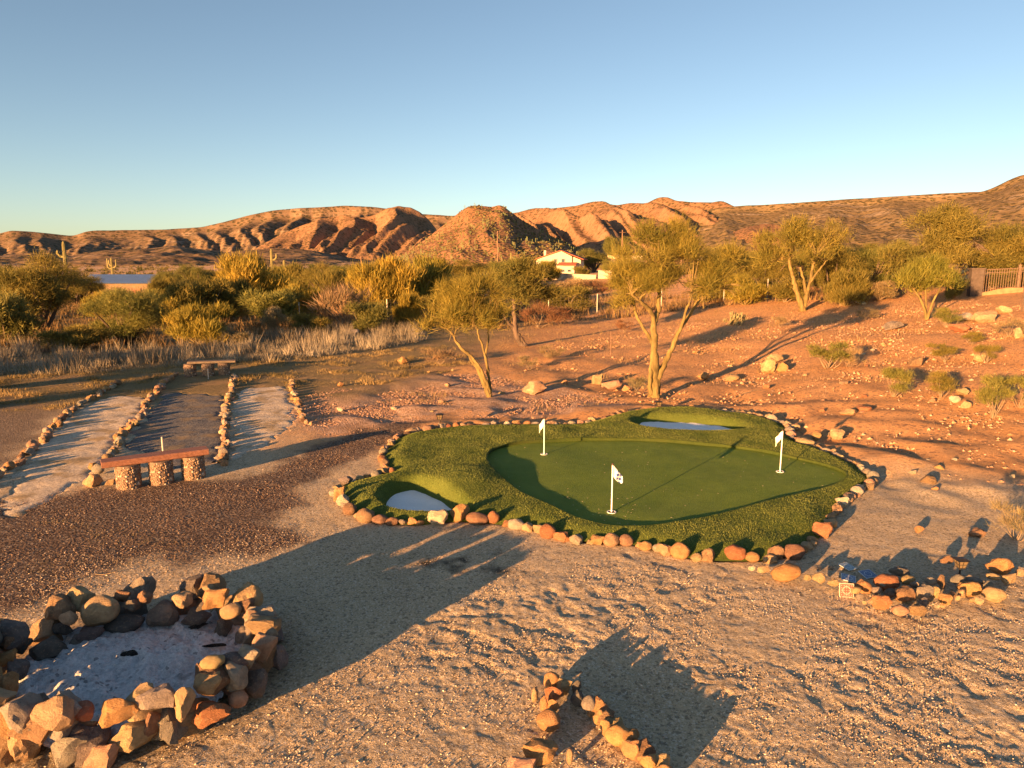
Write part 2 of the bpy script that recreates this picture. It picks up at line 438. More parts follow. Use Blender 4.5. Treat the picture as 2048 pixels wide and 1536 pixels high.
# ------------------------------------------------------------------ putting green
def turf_mat(name, a, b, c2, scale, bump):
    t = NT(name, 0.85, 0.15); n = t.noise(scale, 4, 0.7); n1 = t.noise(1.3, 4, 0.6)
    c = t.mix(t.ramp(n, 0.3, 0.7), a, b); c = t.mix(t.ramp(n1, 0.35, 0.7, 0, 0.6), c, c2); c = t.mix(t.ramp(t.noise(5, 5, 0.7), 0.35, 0.7, 0, 0.3), c, tuple(0.6 * k for k in a))
    return t.out(c, t.bump(n, bump, 0.02))
m_putt = turf_mat('short_turf', (0.08, 0.135, 0.016), (0.16, 0.23, 0.034), (0.17, 0.225, 0.04), 60, 0.75)
m_fringe = turf_mat('long_turf_base', (0.055, 0.085, 0.015), (0.12, 0.155, 0.03), (0.13, 0.155, 0.035), 45, 0.8)
green = struct(bpy.data.objects.new('putting_green', None), 'backyard putting green of artificial turf with two white bunkers'); C.objects.link(green)
green.location = (1.6, 11.5, 0)
def sub(name, me, mat, parent=green):
    o = obj(name, me, mat, parent); o.matrix_parent_inverse = Matrix.Translation(-Vector(parent.location)); return o
PUTT_Z = 0.052
me, _, _ = sheet('putting_surface', PUTT - 0.0, 0.08, lambda x, y: PUTT_Z + 0.012 * fbm(x / 1.5, y / 1.5, 2, 33))
sub('putting_surface', me, m_putt)
def not_putt(x, y): return -sdf(PUTT, x, y) + 0.0
me, fx, fy = sheet('fringe_turf', GREEN, 0.05, turf_z, lambda x, y: -sdf(PUTT, x, y) - 0.02)
fringe = sub('fringe_turf', me, m_fringe)
# upright cut edge of the longer turf round the putting surface
e = MB(); n = len(PUTT)
pe = [(p[0], p[1]) for p in PUTT]
zt = turf_z(PUTT[:, 0], PUTT[:, 1])
for i in range(n):
    j = (i + 1) % n
    e.add([(pe[i][0], pe[i][1], 0.02), (pe[j][0], pe[j][1], 0.02), (pe[j][0], pe[j][1], zt[j] + 0.004), (pe[i][0], pe[i][1], zt[i] + 0.004)], [(0, 1, 2, 3)])
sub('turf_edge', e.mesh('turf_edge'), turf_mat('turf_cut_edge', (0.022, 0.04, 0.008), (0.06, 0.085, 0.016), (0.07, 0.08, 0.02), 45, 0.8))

t = NT('bunker_white_sand', 0.95, 0.1); n = t.noise(50, 4, 0.7)
m_bsand = t.out(t.mix(t.ramp(n, 0.3, 0.7), (0.84, 0.84, 0.84), (0.95, 0.95, 0.94)), t.bump(n, 0.5, 0.02))
for rim, zb, off, lab in ((RIM1, -0.09, 0.17, 'white sand of the near bunker'), (RIM2, -0.03, 0.17, 'white sand of the far bunker')):
    me, _, _ = sheet('bunker_sand', rim, 0.05, lambda x, y: zb + 0.015 * fbm(x / 0.35, y / 0.35, 3, 12), lambda x, y: sdf(rim, x, y) + off)
    o = sub('bunker_sand', me, m_bsand); o['label'] = lab

def blades(name, P, h, w, lean, tint, seed=3):
    r = np.random.default_rng(seed); n = len(P)
    a = r.uniform(0, 6.283, n); side = np.stack([np.cos(a), np.sin(a), np.zeros(n)], 1) * (w * r.uniform(0.6, 1.4, n))[:, None] / 2
    hh = np.asarray(h) * r.uniform(0.55, 1.35, n)
    b = r.uniform(0, 6.283, n); l = lean * r.uniform(0.2, 1, n) * hh
    tip = P + np.stack([np.cos(b) * l, np.sin(b) * l, hh], 1)
    V = np.stack([P - side, P + side, tip], 1).reshape(-1, 3)
    F = np.arange(n * 3).reshape(-1, 3)
    return np_mesh(name, V, F, False, {'tint': np.repeat(tint, 3)})

def leaf_mat(name, lo, hi, third=None, rough=0.75, trans=0.25):
    t = NT(name, rough, 0.2); a = t.attr('tint')
    c = t.mix(a, lo, hi)
    if third: c = t.mix(t.ramp(t.attr('dead'), 0.0, 1.0), c, third)
    r = t.info('Random'); c = t.mix(1.0, c, t.mix(r, (0.8, 0.82, 0.8), (1.18, 1.14, 1.1)), 'MULTIPLY')
    t.out(c)
    if trans:
        tr = t.n.new('ShaderNodeBsdfTranslucent'); t.l.new(c, tr.inputs[0]); mx = t.n.new('ShaderNodeMixShader'); mx.inputs[0].default_value = trans
        t.l.new(t.b.outputs[0], mx.inputs[1]); t.l.new(tr.outputs[0], mx.inputs[2]); t.l.new(mx.outputs[0], t.n['Material Output'].inputs[0])
    return t.m

m_blade = leaf_mat('turf_blades', (0.085, 0.125, 0.02), (0.27, 0.30, 0.075), trans=0.2)
lo = GREEN.min(0); hi = GREEN.max(0)
q = rng.uniform(lo, hi, (330000, 2))
s_ = sdf(GREEN, q[:, 0], q[:, 1]); q = q[s_ < -0.03]
s_ = sdf(PUTT, q[:, 0], q[:, 1]); q = q[s_ > 0.01]
s1 = sdf_near(RIM1, q[:, 0], q[:, 1], 0.5); s2 = sdf_near(RIM2, q[:, 0], q[:, 1], 0.5)
q = q[(s1 > -0.19) & (s2 > -0.19)]
near = q[:, 1] < 13.0
P = np.column_stack([q, turf_z(q[:, 0], q[:, 1])])
tint = np.clip(0.5 + 0.5 * fbm(q[:, 0] / 0.5, q[:, 1] / 0.5, 3, 21) + rng.normal(0, 0.25, len(q)), 0, 1)
o = sub('grass_blades', blades('grass_blades', P - [0, 0, 0.004], 0.017, 0.009, 0.8, tint), m_blade); o.parent = fringe
o.matrix_parent_inverse = Matrix.Identity(4); o['kind'] = 'stuff'
print('blades', len(P))
# ------------------------------------------------------------------ mountains
def mountain_mat(name, soil, soil2, rock, scrub, speck=0.12, band=0.0):
    t = NT(name, 0.95, 0.05)
    geo = t.n.new('ShaderNodeNewGeometry'); sx = t.n.new('ShaderNodeSeparateXYZ'); t.l.new(geo.outputs['Normal'], sx.inputs[0])
    steep = t.ramp(sx.outputs[2], 0.86, 0.62)
    n1 = t.noise(0.012, 6, 0.62); n2 = t.noise(0.06, 5, 0.65); n3 = t.noise(0.25, 3, 0.7)
    c = t.mix(t.ramp(n1, 0.35, 0.65), soil, soil2)
    rk = t.math('MULTIPLY', steep, t.ramp(n2, 0.3, 0.55))
    c = t.mix(t.math('MULTIPLY', rk, 0.75), c, rock)
    if band:
        p = t.n.new('ShaderNodeSeparateXYZ'); t.l.new(t.co, p.inputs[0])
        w = t.noise(0.35, 3, 0.6, co=t.map((0.02, 0.02, 0.6)))
        c = t.mix(t.ramp(w, 0.56, 0.64, 0, band), c, (0.46, 0.36, 0.27))
    v = t.voro(speck, 'Distance')
    sc = t.math('MULTIPLY', t.ramp(v, 0.50, 0.34), t.ramp(n3, 0.30, 0.5))
    c = t.mix(t.math('MULTIPLY', sc, t.ramp(rk, 0.2, 0.8, 0.85, 0.15)), c, scrub)
    h = t.math('ADD', t.math('MULTIPLY', n2, 1.0), t.math('MULTIPLY', n3, 0.35))
    h = t.math('ADD', h, t.math('MULTIPLY', sc, 0.25))
    return t.out(c, t.bump(h, 0.8, 2.4))

def crest(pts, dist):
    A = []
    for px, py in pts:
        d = ray(px, py); hyp = math.hypot(d[0], d[1])
        A.append((math.atan2(d[0], d[1]), CAM_H + d[2] / hyp * dist))
    return np.array(A)

def spurs(s, t, lam, seed):           # 0 on the line of a spur, 1 in the gully between two
    x = (s + 0.55 * lam * pnoise(s / (3.5 * lam), t * 2.2, seed)) / lam; k0 = np.floor(x); d = np.full(x.shape, 9.0)
    for q in (-1, 0, 1, 2):
        k = k0 + q; p = k + 0.42 * (_h(k, np.zeros_like(k), seed) - 0.5) * 2; d = np.minimum(d, np.abs(x - p))
    return np.clip(d / 0.55, 0, 1)

def ridge(name, pts, dist, front, back, mat, seed, gully=0.35, lam=90.0, shape=1.25, cliff=0.0, na=420, nr=110, slant=0.0, detail=6.0, label=None, bowl=0.0, floor=-6.0):
    K = crest(pts, dist); az = np.linspace(K[0, 0], K[-1, 0], na)
    Hc = np.interp(az, K[:, 0], K[:, 1])
    for _ in range(2): Hc = np.convolve(np.pad(Hc, 2, 'edge'), [0.1, 0.2, 0.4, 0.2, 0.1], 'valid')
    rr = np.concatenate([np.linspace(dist - front, dist, nr), dist + np.geomspace(front * 0.02, back, 26)])
    A, Rr = np.meshgrid(az, rr); s = A * dist; H = np.maximum(Hc[None, :] * np.ones_like(A), 1.0)
    t = (dist - Rr) / front
    wob = 0.10 * fbm(s / (lam * 3.2), Rr / (lam * 5), 2, seed + 3)
    tt = np.clip(np.abs(t) - 0.0, 0, 1)
    prof = (1 - np.clip(tt + wob * np.sin(np.pi * np.clip(tt, 0, 1)), 0, 1)) ** shape
    if cliff: prof = prof * (1 - cliff * sstep(0.0, 0.05, tt)) - 0.0
    sl = s + slant * (dist - Rr)
    g = 0.72 * (1 - spurs(sl, t, lam, seed)) + 0.28 * sstep(0.12, 0.5, tt) * (1 - spurs(sl + 0.6 * lam * t, t, lam * 0.31, seed + 20))
    env = np.sin(np.pi * np.clip(tt, 0, 1) ** 0.55)
    z = H * prof + gully * H * env * (g - 0.45) * 0.8
    z = z + detail * fbm(s / (lam * 0.33), Rr / (lam * 0.33), 4, seed + 9) * np.clip(tt * 4, 0.12, 1)
    bk = Rr > dist
    z = np.where(bk, H * (1 - 0.9 * sstep(dist, dist + back, Rr)) + 0.10 * detail * fbm(s / 30, Rr / 30, 2, seed), z)
    z = np.where(Rr > dist + back * 0.97, floor, z); z = np.where(tt > 0.985, floor, z)
    ed = np.minimum(np.arange(na), np.arange(na)[::-1])[None, :] / 6.0
    x = Rr * np.sin(A); y = Rr * np.cos(A)
    V = np.stack([x, y, np.maximum(z, floor)], -1).reshape(-1, 3)
    i = np.arange(len(rr) - 1)[:, None] * na + np.arange(na - 1)[None, :]
    F = np.stack([i, i + na, i + na + 1, i + 1], -1).reshape(-1, 4)
    o = struct(obj(name, np_mesh(name, V, F[:, ::-1], True), mat), label)
    def zat(u, v): return None
    return o, (az, rr, np.maximum(z, floor))

mm_far = mountain_mat('far_mesa_rock', (0.16, 0.105, 0.062), (0.225, 0.15, 0.09), (0.30, 0.19, 0.12), (0.045, 0.044, 0.022), 0.07, 0.30)
mm_mid = mountain_mat('red_cliff_rock', (0.21, 0.12, 0.066), (0.265, 0.155, 0.086), (0.32, 0.18, 0.108), (0.05, 0.046, 0.022), 0.14, 0.0)
mm_near = mountain_mat('hill_rock', (0.23, 0.125, 0.066), (0.285, 0.157, 0.088), (0.27, 0.148, 0.088), (0.045, 0.043, 0.02), 0.28, 0.0)
mm_right = mountain_mat('right_mesa_rock', (0.20, 0.136, 0.067), (0.26, 0.18, 0.09), (0.31, 0.22, 0.125), (0.05, 0.046, 0.02), 0.13, 0.4)

ridge('mesa', [(-520,470),(-300,455),(-120,470),(-30,472),(0,467),(22,461),(60,463),(100,467),(135,471),(150,471),(172,463),(190,461),(330,459),(405,454),(440,446),(500,430),(545,421),(600,416),(650,414),(690,411),(750,414),(790,420),(840,428),(880,430),(905,432),(930,428),(980,425),(1040,428),(1100,430)],
      2600, 1050, 1500, mm_far, 11, gully=0.22, lam=90, shape=1.3, cliff=0.14, na=520, nr=100, detail=3, label='long flat-topped mesa along the left skyline')
ridge('cliff_hills', [(470,520),(520,492),(560,470),(600,452),(640,438),(690,430),(720,436),(750,430),(775,416),(800,413),(822,415),(840,424),(858,440),(868,452),(880,470),(905,500),(930,530)],
      1750, 420, 500, mm_mid, 23, gully=0.50, lam=110, shape=1.0, cliff=0.04, na=360, nr=110, slant=0.18, detail=2.5, label='red cliffs and rounded peak left of the cone-shaped hill')
ridge('foothills', [(-500,520),(-300,505),(-100,515),(0,512),(60,505),(140,512),(210,500),(290,498),(340,492),(400,498),(450,505),(500,500),(560,496),(620,500),(680,512),(740,522),(800,528),(860,535)],
      1250, 420, 400, mm_far, 37, gully=0.42, lam=140, shape=1.0, na=330, nr=64, slant=0.4, detail=2.5, label='low scrubby foothills below the mesa on the left')
cone, CONE = ridge('cone_hill', [(700,540),(760,530),(800,512),(830,494),(862,470),(895,444),(920,424),(936,413),(950,411),(968,412),(984,414),(998,410),(1008,413),(1022,424),(1045,441),(1080,461),(1120,480),(1150,494),(1185,512),(1220,528),(1270,540)],
      800, 250, 260, mm_near, 51, gully=0.25, lam=70, shape=1.05, na=360, nr=100, slant=-0.35, detail=0.8, label='cone-shaped saguaro-dotted hill behind the white house')
ridge('skyline_hills', [(960,440),(1000,430),(1040,424),(1090,418),(1140,413),(1190,407),(1206,405),(1222,409),(1240,411),(1285,409),(1300,404),(1318,399),(1335,398),(1350,401),(1380,404),(1440,405),(1452,408),(1465,413),(1500,420),(1560,440),(1620,462),(1690,490),(1740,520)],
      1500, 620, 500, mm_mid, 64, gully=0.55, lam=105, shape=1.0, na=350, nr=90, slant=-0.40, detail=2.5, label='ridged orange hills on the skyline right of the cone')
ridge('red_knoll', [(1330,520),(1400,490),(1450,470),(1490,455),(1530,447),(1570,452),(1610,468),(1650,482),(1700,492),(1760,505),(1820,530)],
      900, 240, 250, mm_near, 76, gully=0.28, lam=70, shape=1.0, na=220, nr=64, slant=-0.3, detail=1.2, label='reddish knoll behind the trees on the right')
ridge('right_mesa', [(1380,425),(1440,415),(1475,412),(1520,410),(1600,405),(1700,398),(1800,392),(1880,387),(1940,384),(1962,384),(1980,378),(2000,369),(2020,359),(2040,351),(2060,347),(2120,340),(2250,350),(2500,380)],
      1350, 760, 700, mm_right, 83, gully=0.15, lam=95, shape=1.15, cliff=0.06, na=420, nr=95, detail=2.5, label='flat-topped mesa along the right skyline')

# scrub and cacti dotted over the cone, too many and too far to count
def ico(sub=1):
    bm = bmesh.new(); bmesh.ops.create_icosphere(bm, subdivisions=sub, radius=1.0)
    V = np.array([v.co[:] for v in bm.verts]); F = np.array([[v.index for v in f.verts] for f in bm.faces]); bm.free(); return V, F
ICO1, ICOF1 = ico(1); ICO2, ICOF2 = ico(2)

def blobs(name, P, S, seed, tint, squash=0.7, base=None):
    base = base or (ICO1, ICOF1)
    r = np.random.default_rng(seed); n = len(P); v, f = base
    a = r.uniform(0, 6.283, n); ca, sa = np.cos(a), np.sin(a)
    J = 1 + 0.35 * r.normal(size=(n, len(v)))
    Q = v[None] * J[..., None]; X = Q[..., 0] * ca[:, None] - Q[..., 1] * sa[:, None]; Y = Q[..., 0] * sa[:, None] + Q[..., 1] * ca[:, None]
    V = np.stack([X * S[:, None], Y * S[:, None] * 0.9, (Q[..., 2] * squash + 0.35) * S[:, None]], -1) + P[:, None]
    F = f[None] + (np.arange(n) * len(v))[:, None, None]
    return np_mesh(name, V.reshape(-1, 3), F.reshape(-1, 3), False, {'tint': np.repeat(tint, len(v))})
m_scrub = leaf_mat('far_scrub', (0.055, 0.06, 0.025), (0.17, 0.135, 0.05), trans=0.0)
az_, rr_, z_ = CONE
def cone_pts(n, seed):
    r = np.random.default_rng(seed); i = r.integers(6, 100, n); j = r.integers(5, len(az_) - 5, n)
    fa = az_[j] + r.uniform(0, 1, n) * (az_[1] - az_[0]); fr = rr_[i]
    P = np.stack([fr * np.sin(fa), fr * np.cos(fa), z_[i, j] - 0.1], 1); return P[P[:, 2] > 3]
P = cone_pts(2600, 5); S = rng.uniform(0.5, 1.35, len(P))
o = obj('hillside_scrub', blobs('hillside_scrub', P, S, 8, rng.uniform(0, 1, len(P))), m_scrub)
tag(o, 'dark scrub dotted all over the cone-shaped hill', 'scrub', kind='stuff')
P = cone_pts(300, 6); b = MB()
for p in P:
    hgt = rng.uniform(2.0, 4.6); b.tube([p, p + [0, 0, hgt * 0.95], p + [0, 0, hgt]], [0.26, 0.26, 0.10], 5)
    if rng.random() < 0.4:
        s = rng.choice([-1, 1]); b.tube([p + [0, 0, hgt * .45], p + [0.9 * s, 0, hgt * .5], p + [1.0 * s, 0, hgt * .8]], 0.2, 4)
m_sag = plain('saguaro_skin', (0.16, 0.18, 0.08), 0.8, 0.2, 3)
o = obj('hillside_saguaros', b.mesh('hillside_saguaros'), m_sag); tag(o, 'far saguaro cacti standing on the slopes of the cone-shaped hill', 'cactus', kind='stuff')

# far scrub on the plain
def tufts(name, P, S, per, seed):
    r = np.random.default_rng(seed); n = len(P); m = n * per
    d = r.normal(size=(m, 3)); d[:, 2] = np.abs(d[:, 2]); d /= np.linalg.norm(d, axis=1)[:, None]
    s = np.repeat(S, per)[:, None]; O = np.repeat(P, per, 0) + d * s * (r.uniform(0.1, 1, (m, 1)) ** 0.5) * [0.85, 0.85, 0.75]
    D = d * 0.6 + r.normal(0, 0.5, (m, 3)); D[:, 2] += 0.5; D /= np.linalg.norm(D, axis=1)[:, None]
    A = np.cross(D, r.normal(size=(m, 3))); A /= np.linalg.norm(A, axis=1)[:, None] + 1e-9
    L = s * r.uniform(0.3, 0.6, (m, 1)); w = s * r.uniform(0.07, 0.14, (m, 1))
    V = np.stack([O - A * w, O + A * w, O + D * L], 1).reshape(-1, 3)
    t_ = np.clip(np.repeat(r.uniform(0.1, 0.9, n), per) + r.normal(0, 0.15, m), 0, 1)
    return np_mesh(name, V, np.arange(m * 3).reshape(-1, 3), False, {'tint': np.repeat(t_, 3)})
n = 4200; r_ = 95 * np.exp(rng.uniform(0, 1, n) * math.log(900 / 95)); a_ = np.radians(rng.uniform(-44, 44, n))
P = np.stack([r_ * np.sin(a_), r_ * np.cos(a_)], 1); P = np.column_stack([P, base_z(P[:, 0], P[:, 1]) - 0.2])
S = rng.uniform(0.6, 1.7, n)
u_ = 1024 + FPX * P[:, 0] / P[:, 1]
ok = ~((u_ > 1060) & (u_ < 1300) & (P[:, 1] < 215)); P = P[ok]; S = S[ok]
o = obj('far_desert_scrub', tufts('far_desert_scrub', P, S, 46, 18), leaf_mat('far_bushes', (0.07, 0.075, 0.028), (0.20, 0.15, 0.05), trans=0.2))
tag(o, 'mass of far desert scrub between the trees and the mountains', 'scrub', kind='stuff')
# ------------------------------------------------------------------ stones
ICO3, ICOF3 = ico(3)
def rock_mesh(seed, angular=0.6, sub=3):
    r = np.random.default_rng(seed); V, F = (ICO3, ICOF3) if sub == 3 else (ICO2, ICOF2); V = V.copy()
    for k in range(int(5 + 9 * angular)):
        n = r.normal(size=3); n /= np.linalg.norm(n); d = r.uniform(0.52, 0.86) if angular > 0.3 else r.uniform(0.80, 0.97)
        h = V @ n; V = V - np.outer(np.maximum(0, h - d) * (0.97 if angular > 0.3 else 0.8), n)
    a = 0.06 + 0.07 * angular
    for f, g in ((1.7, 1.0), (4.1, 0.45), (9.0, 0.2)):
        o = r.uniform(0, 50, 3)
        q = pnoise(V[:, 0] * f + o[0], V[:, 1] * f + V[:, 2] * f * 0.7 + o[1], seed) + pnoise(V[:, 2] * f + o[2], V[:, 0] * f * 0.8 - V[:, 1] * f, seed + 5)
        V = V * (1 + a * g * q)[:, None]
    V /= np.abs(V).max(0)
    me = np_mesh('stone_shape', V, F, True)
    if angular > 0.3: me.set_sharp_from_angle(angle=R(17))
    return me

t = NT('field_stone', 0.92, 0.15)
oc = t.info('Color'); rv = t.info('Random')
vm = t.n.new('ShaderNodeVectorMath'); vm.operation = 'ADD'
cb = t.n.new('ShaderNodeCombineXYZ'); t.l.new(t.math('MULTIPLY', rv, 37.0), cb.inputs[0]); t.l.new(t.math('MULTIPLY', rv, 91.0), cb.inputs[1])
t.l.new(t.co, vm.inputs[0]); t.l.new(cb.outputs[0], vm.inputs[1]); vco = vm.outputs[0]
n1 = t.noise(1.6, 5, 0.65, co=vco); n2 = t.noise(7, 5, 0.7, co=vco); n3 = t.noise(24, 3, 0.7, co=vco)
c = t.mix(1.0, oc, t.mix(t.ramp(n1, 0.3, 0.7), (0.66, 0.64, 0.62), (1.22, 1.16, 1.1)), 'MULTIPLY')
c = t.mix(t.ramp(n2, 0.56, 0.68, 0, 0.55), c, (0.55, 0.43, 0.29))
c = t.mix(t.ramp(n2, 0.40, 0.28, 0, 0.55), c, (0.09, 0.065, 0.05))
STONE = t.out(c, t.bump(t.math('ADD', n2, t.math('MULTIPLY', n3, 0.6)), 0.7, 0.11))
ANG = [rock_mesh(100 + k, 0.55 + 0.05 * k) for k in range(9)]
RND = [rock_mesh(200 + k, 0.15) for k in range(7)]
for m in ANG + RND: m.materials.append(STONE)
PAL = {'tan': (0.47, 0.34, 0.20), 'orange': (0.48, 0.285, 0.135), 'red': (0.39, 0.18, 0.10), 'brown': (0.29, 0.18, 0.115), 'grey': (0.33, 0.295, 0.25),
       'dark': (0.20, 0.175, 0.158), 'pale': (0.58, 0.48, 0.36), 'pink': (0.46, 0.295, 0.20), 'char': (0.14, 0.128, 0.12)}

def stone(parent, p, dims, col='tan', seed=0, ang=True, name='stone', rotz=None, tilt=0.25):
    r = np.random.default_rng(seed * 7 + 3); lib = ANG if ang else RND
    me = lib[r.integers(len(lib))]
    o = bpy.data.objects.new(name, me); C.objects.link(o)
    loc = Vector(p)
    if parent is not None: o.parent = parent; loc = loc - parent.location
    o.location = loc; o.scale = tuple(d / 2 for d in dims)
    o.rotation_euler = (r.uniform(-tilt, tilt), r.uniform(-tilt, tilt), r.uniform(-0.5, 0.5) if rotz is None else rotz)
    cc = PAL[col] if isinstance(col, str) else col; j = r.uniform(0.82, 1.18)
    o.color = (*[k * j * r.uniform(0.94, 1.06) for k in cc], 1)
    return o

# ---- fire pit
PIT = Vector((-3.28, 5.62, 0))
pit = empty('fire_pit', PIT, 'round fire pit of piled rough stones holding grey ash', 'fire pit')
k3 = 3.303
pit_stones = [  # x, y, width, height as seen, colour, height of the middle above ground
 (45,830,190,260,'orange',.33),(100,985,160,165,'orange',.28),(350,985,190,120,'tan',.42),(545,985,250,150,'red',.38),(770,990,290,215,'orange',.40),
 (1060,895,285,190,'grey',.44),(1210,930,165,270,'tan',.38),(1390,795,215,175,'tan',.40),(1405,665,170,105,'tan',.52),(1555,745,190,240,'grey',.36),(1640,625,165,190,'grey',.44),(1745,555,185,230,'pink',.40),
 (185,1180,210,380,'tan',.17),(360,1110,140,100,'brown',.20),(570,1085,160,90,'orange',.22),(605,1150,170,95,'pink',.16),(450,1250,290,250,'grey',.13),(680,1285,250,215,'pink',.11),
 (880,1160,350,235,'tan',.16),(1000,1090,170,240,'brown',.20),(1130,1130,115,210,'dark',.16),(1380,1005,370,200,'red',.16),(1575,905,130,130,'pink',.18),(1700,800,220,230,'dark',.15),(1850,640,130,210,'dark',.14),
 (50,630,140,110,'orange',.36),(110,700,180,180,'dark',.24),(60,535,120,110,'brown',.34),(140,545,150,140,'dark',.22),(20,1120,120,260,'orange',.12),(-60,760,180,230,'tan',.3),(-90,950,180,200,'orange',.25),(-60,620,160,150,'brown',.3),
 (335,575,220,200,'dark',.13),(505,530,110,115,'grey',.10),(600,480,190,165,'dark',.15),(820,415,285,150,'char',.15),(1090,345,240,215,'dark',.20),(1300,375,220,140,'dark',.20),(1480,435,150,165,'char',.18),(420,440,130,120,'char',.22),(1335,300,65,80,'dark',.4),
 (460,370,140,110,'tan',.38),(660,325,260,220,'tan',.36),(810,225,115,95,'brown',.45),(960,230,120,100,'brown',.45),(880,290,150,110,'dark',.36),(1200,245,190,120,'tan',.44),(1430,235,200,155,'orange',.48),(1380,170,90,55,'tan',.5),
 (1525,325,150,110,'tan',.42),(1630,285,150,100,'brown',.44),(1655,350,130,80,'pink',.46),(1730,410,270,150,'tan',.46),(1795,470,90,85,'grey',.44),(1610,490,120,150,'dark',.28)]
for i, (zx, zy, w, h, col, up) in enumerate(pit_stones):
    up *= 0.86; p = W(zx / k3, 1123 + zy / k3, up); s = ppm(p) * k3 * 1.06
    ww, hh = w / s, h / s
    stone(pit, p, (ww * 1.04, max(0.5 * (ww + hh) * 0.9, 0.12), hh * 0.95), col, 300 + i, ang=(i % 7 != 1), tilt=0.3)
for i in range(34):                    # filler stones for hidden core and foot, added to block light through gaps
    a = i * 6.283 / 17 + 0.1 * (i % 3); lv = i // 17; rr0 = 1.12 if lv == 0 else 1.10
    p = PIT + Vector((math.cos(a) * rr0, math.sin(a) * rr0 * 0.94, 0.12 + 0.20 * lv)); s = 0.36 - 0.06 * lv
    stone(pit, p, (s * 1.1, s, 0.30), ['brown', 'dark', 'grey', 'tan'][i % 4], 500 + i, rotz=a)
for i in range(16):                    # extra stones added on the sunward side to keep sunlight off the ash
    a = R(176 + 6.6 * i); p = PIT + Vector((math.cos(a) * 1.16, math.sin(a) * 1.1, 0.32 + 0.08 * (i % 2))); stone(pit, p, (0.34, 0.28, 0.26), ['orange', 'grey', 'brown', 'tan'][i % 4], 560 + i, rotz=a + 1.57)
ys, xs = np.meshgrid(np.linspace(-1.05, 1.05, 90), np.linspace(-1.05, 1.05, 90)); rr0 = np.hypot(xs, ys)
zz = 0.075 + 0.05 * (1 - rr0) + 0.05 * fbm(xs / 0.35, ys / 0.35, 4, 301) + 0.028 * fbm(xs / 0.08, ys / 0.08, 2, 305)
i = np.arange(89)[:, None] * 90 + np.arange(89)[None, :]; F = np.stack([i, i + 90, i + 91, i + 1], -1).reshape(-1, 4)
ok = rr0.ravel()[F].max(1) < 1.06
t = NT('wood_ash', 0.98, 0.05); n1 = t.noise(2.6, 5, 0.65); n2 = t.noise(26, 4, 0.7)
c = t.mix(t.ramp(n2, 0.3, 0.7), (0.50, 0.50, 0.51), (0.88, 0.87, 0.86)); c = t.mix(t.ramp(n1, 0.63, 0.76, 0, 0.8), c, (0.06, 0.055, 0.055))
v = t.sep(t.voro(34, 'Color')); c = t.mix(t.ramp(v[0], 0.94, 0.97, 0, 0.6), c, (0.10, 0.095, 0.095)); m_ash = t.out(c, t.bump(n2, 1.0, 0.06))
obj('ash_bed', np_mesh('ash_bed', np.stack([xs.ravel(), ys.ravel(), zz.ravel()], 1), F[ok], True), m_ash, pit)
for k, (px, py, L, a, rad) in enumerate(((262,1307,.17,.3,.08),(430,1290,.28,.15,.04),(395,1252,.2,.5,.05))):
    o = stone(pit, W(px, py, 0.14), (L, rad, rad * .8), (0.025, 0.025, 0.026), 700 + k, name='charred_log', rotz=a, tilt=.15)

# ---- stones round the green
border = empty('green_stone_edging', (1.6, 11.5, 0), 'ring of rounded stones edging the putting green', 'stone edging')
GB = smooth_poly(poly_w(BORDER), 1); seg = np.linalg.norm(np.roll(GB, -1, 0) - GB, axis=1); cum = np.concatenate([[0], np.cumsum(seg)]); per = cum[-1]
big = [(880,1046,.34,.24,'pale',1),(920,1040,.32,.27,'orange',1),(955,1046,.33,.17,'brown',0),(987,1046,.17,.20,'red',0),(1470,1118,.26,.20,'red',0),(1648,1072,.30,.24,'red',1),(680,1000,.20,.26,'orange',1),(693,968,.26,.16,'dark',1),(1610,892,.36,.18,'tan',0),(1505,1122,.18,.13,'orange',0)]
bigp = [(W(b[0], b[1]), b) for b in big]
s = 0.0; k = 0; rs = np.random.default_rng(77)
while s < per - 0.1:
    f = s / per; j = min(np.searchsorted(cum, s) - 1, len(GB) - 1); j = max(j, 0)
    u = (s - cum[j]) / seg[j]; p = GB[j] * (1 - u) + GB[(j + 1) % len(GB)] * u
    far = p[1] > 14.0
    w = rs.uniform(0.085, 0.225) * (1.15 if p[1] < 10 else 1.0) * (1.15 if far else 1)
    if any((Vector((p[0], p[1], 0)) - bp).length < b[2] * 0.5 + w * 0.42 for bp, b in bigp): s += 0.06; continue
    tx, ty = GB[(j + 1) % len(GB)] - GB[j]; a = math.atan2(ty, tx)
    col = rs.choice(['tan', 'tan', 'orange', 'pink', 'pale', 'grey', 'brown', 'red'] if p[0] < 4.4 else ['tan', 'pale', 'grey', 'tan', 'pink'])
    hgt = w * rs.uniform(0.6, 0.9)
    o_ = rs.normal(0, 0.025)
    stone(border, (p[0] - math.sin(a) * o_, p[1] + math.cos(a) * o_, hgt * 0.28 + float(base_z(p[0], p[1]))), (w * rs.uniform(0.95, 1.25), w * rs.uniform(0.75, 0.95), hgt), str(col), 900 + k, ang=rs.random() < 0.5, rotz=a + rs.normal(0, 0.25), tilt=0.2)
    s += w * rs.uniform(0.78, 0.93); k += 1
for i, (bp, b) in enumerate(bigp):
    stone(border, bp + Vector((0, 0, b[3] * 0.38)), (b[2], b[2] * 0.75, b[3]), b[4], 1400 + i, ang=bool(b[5]), tilt=0.1)
print('border stones', k)

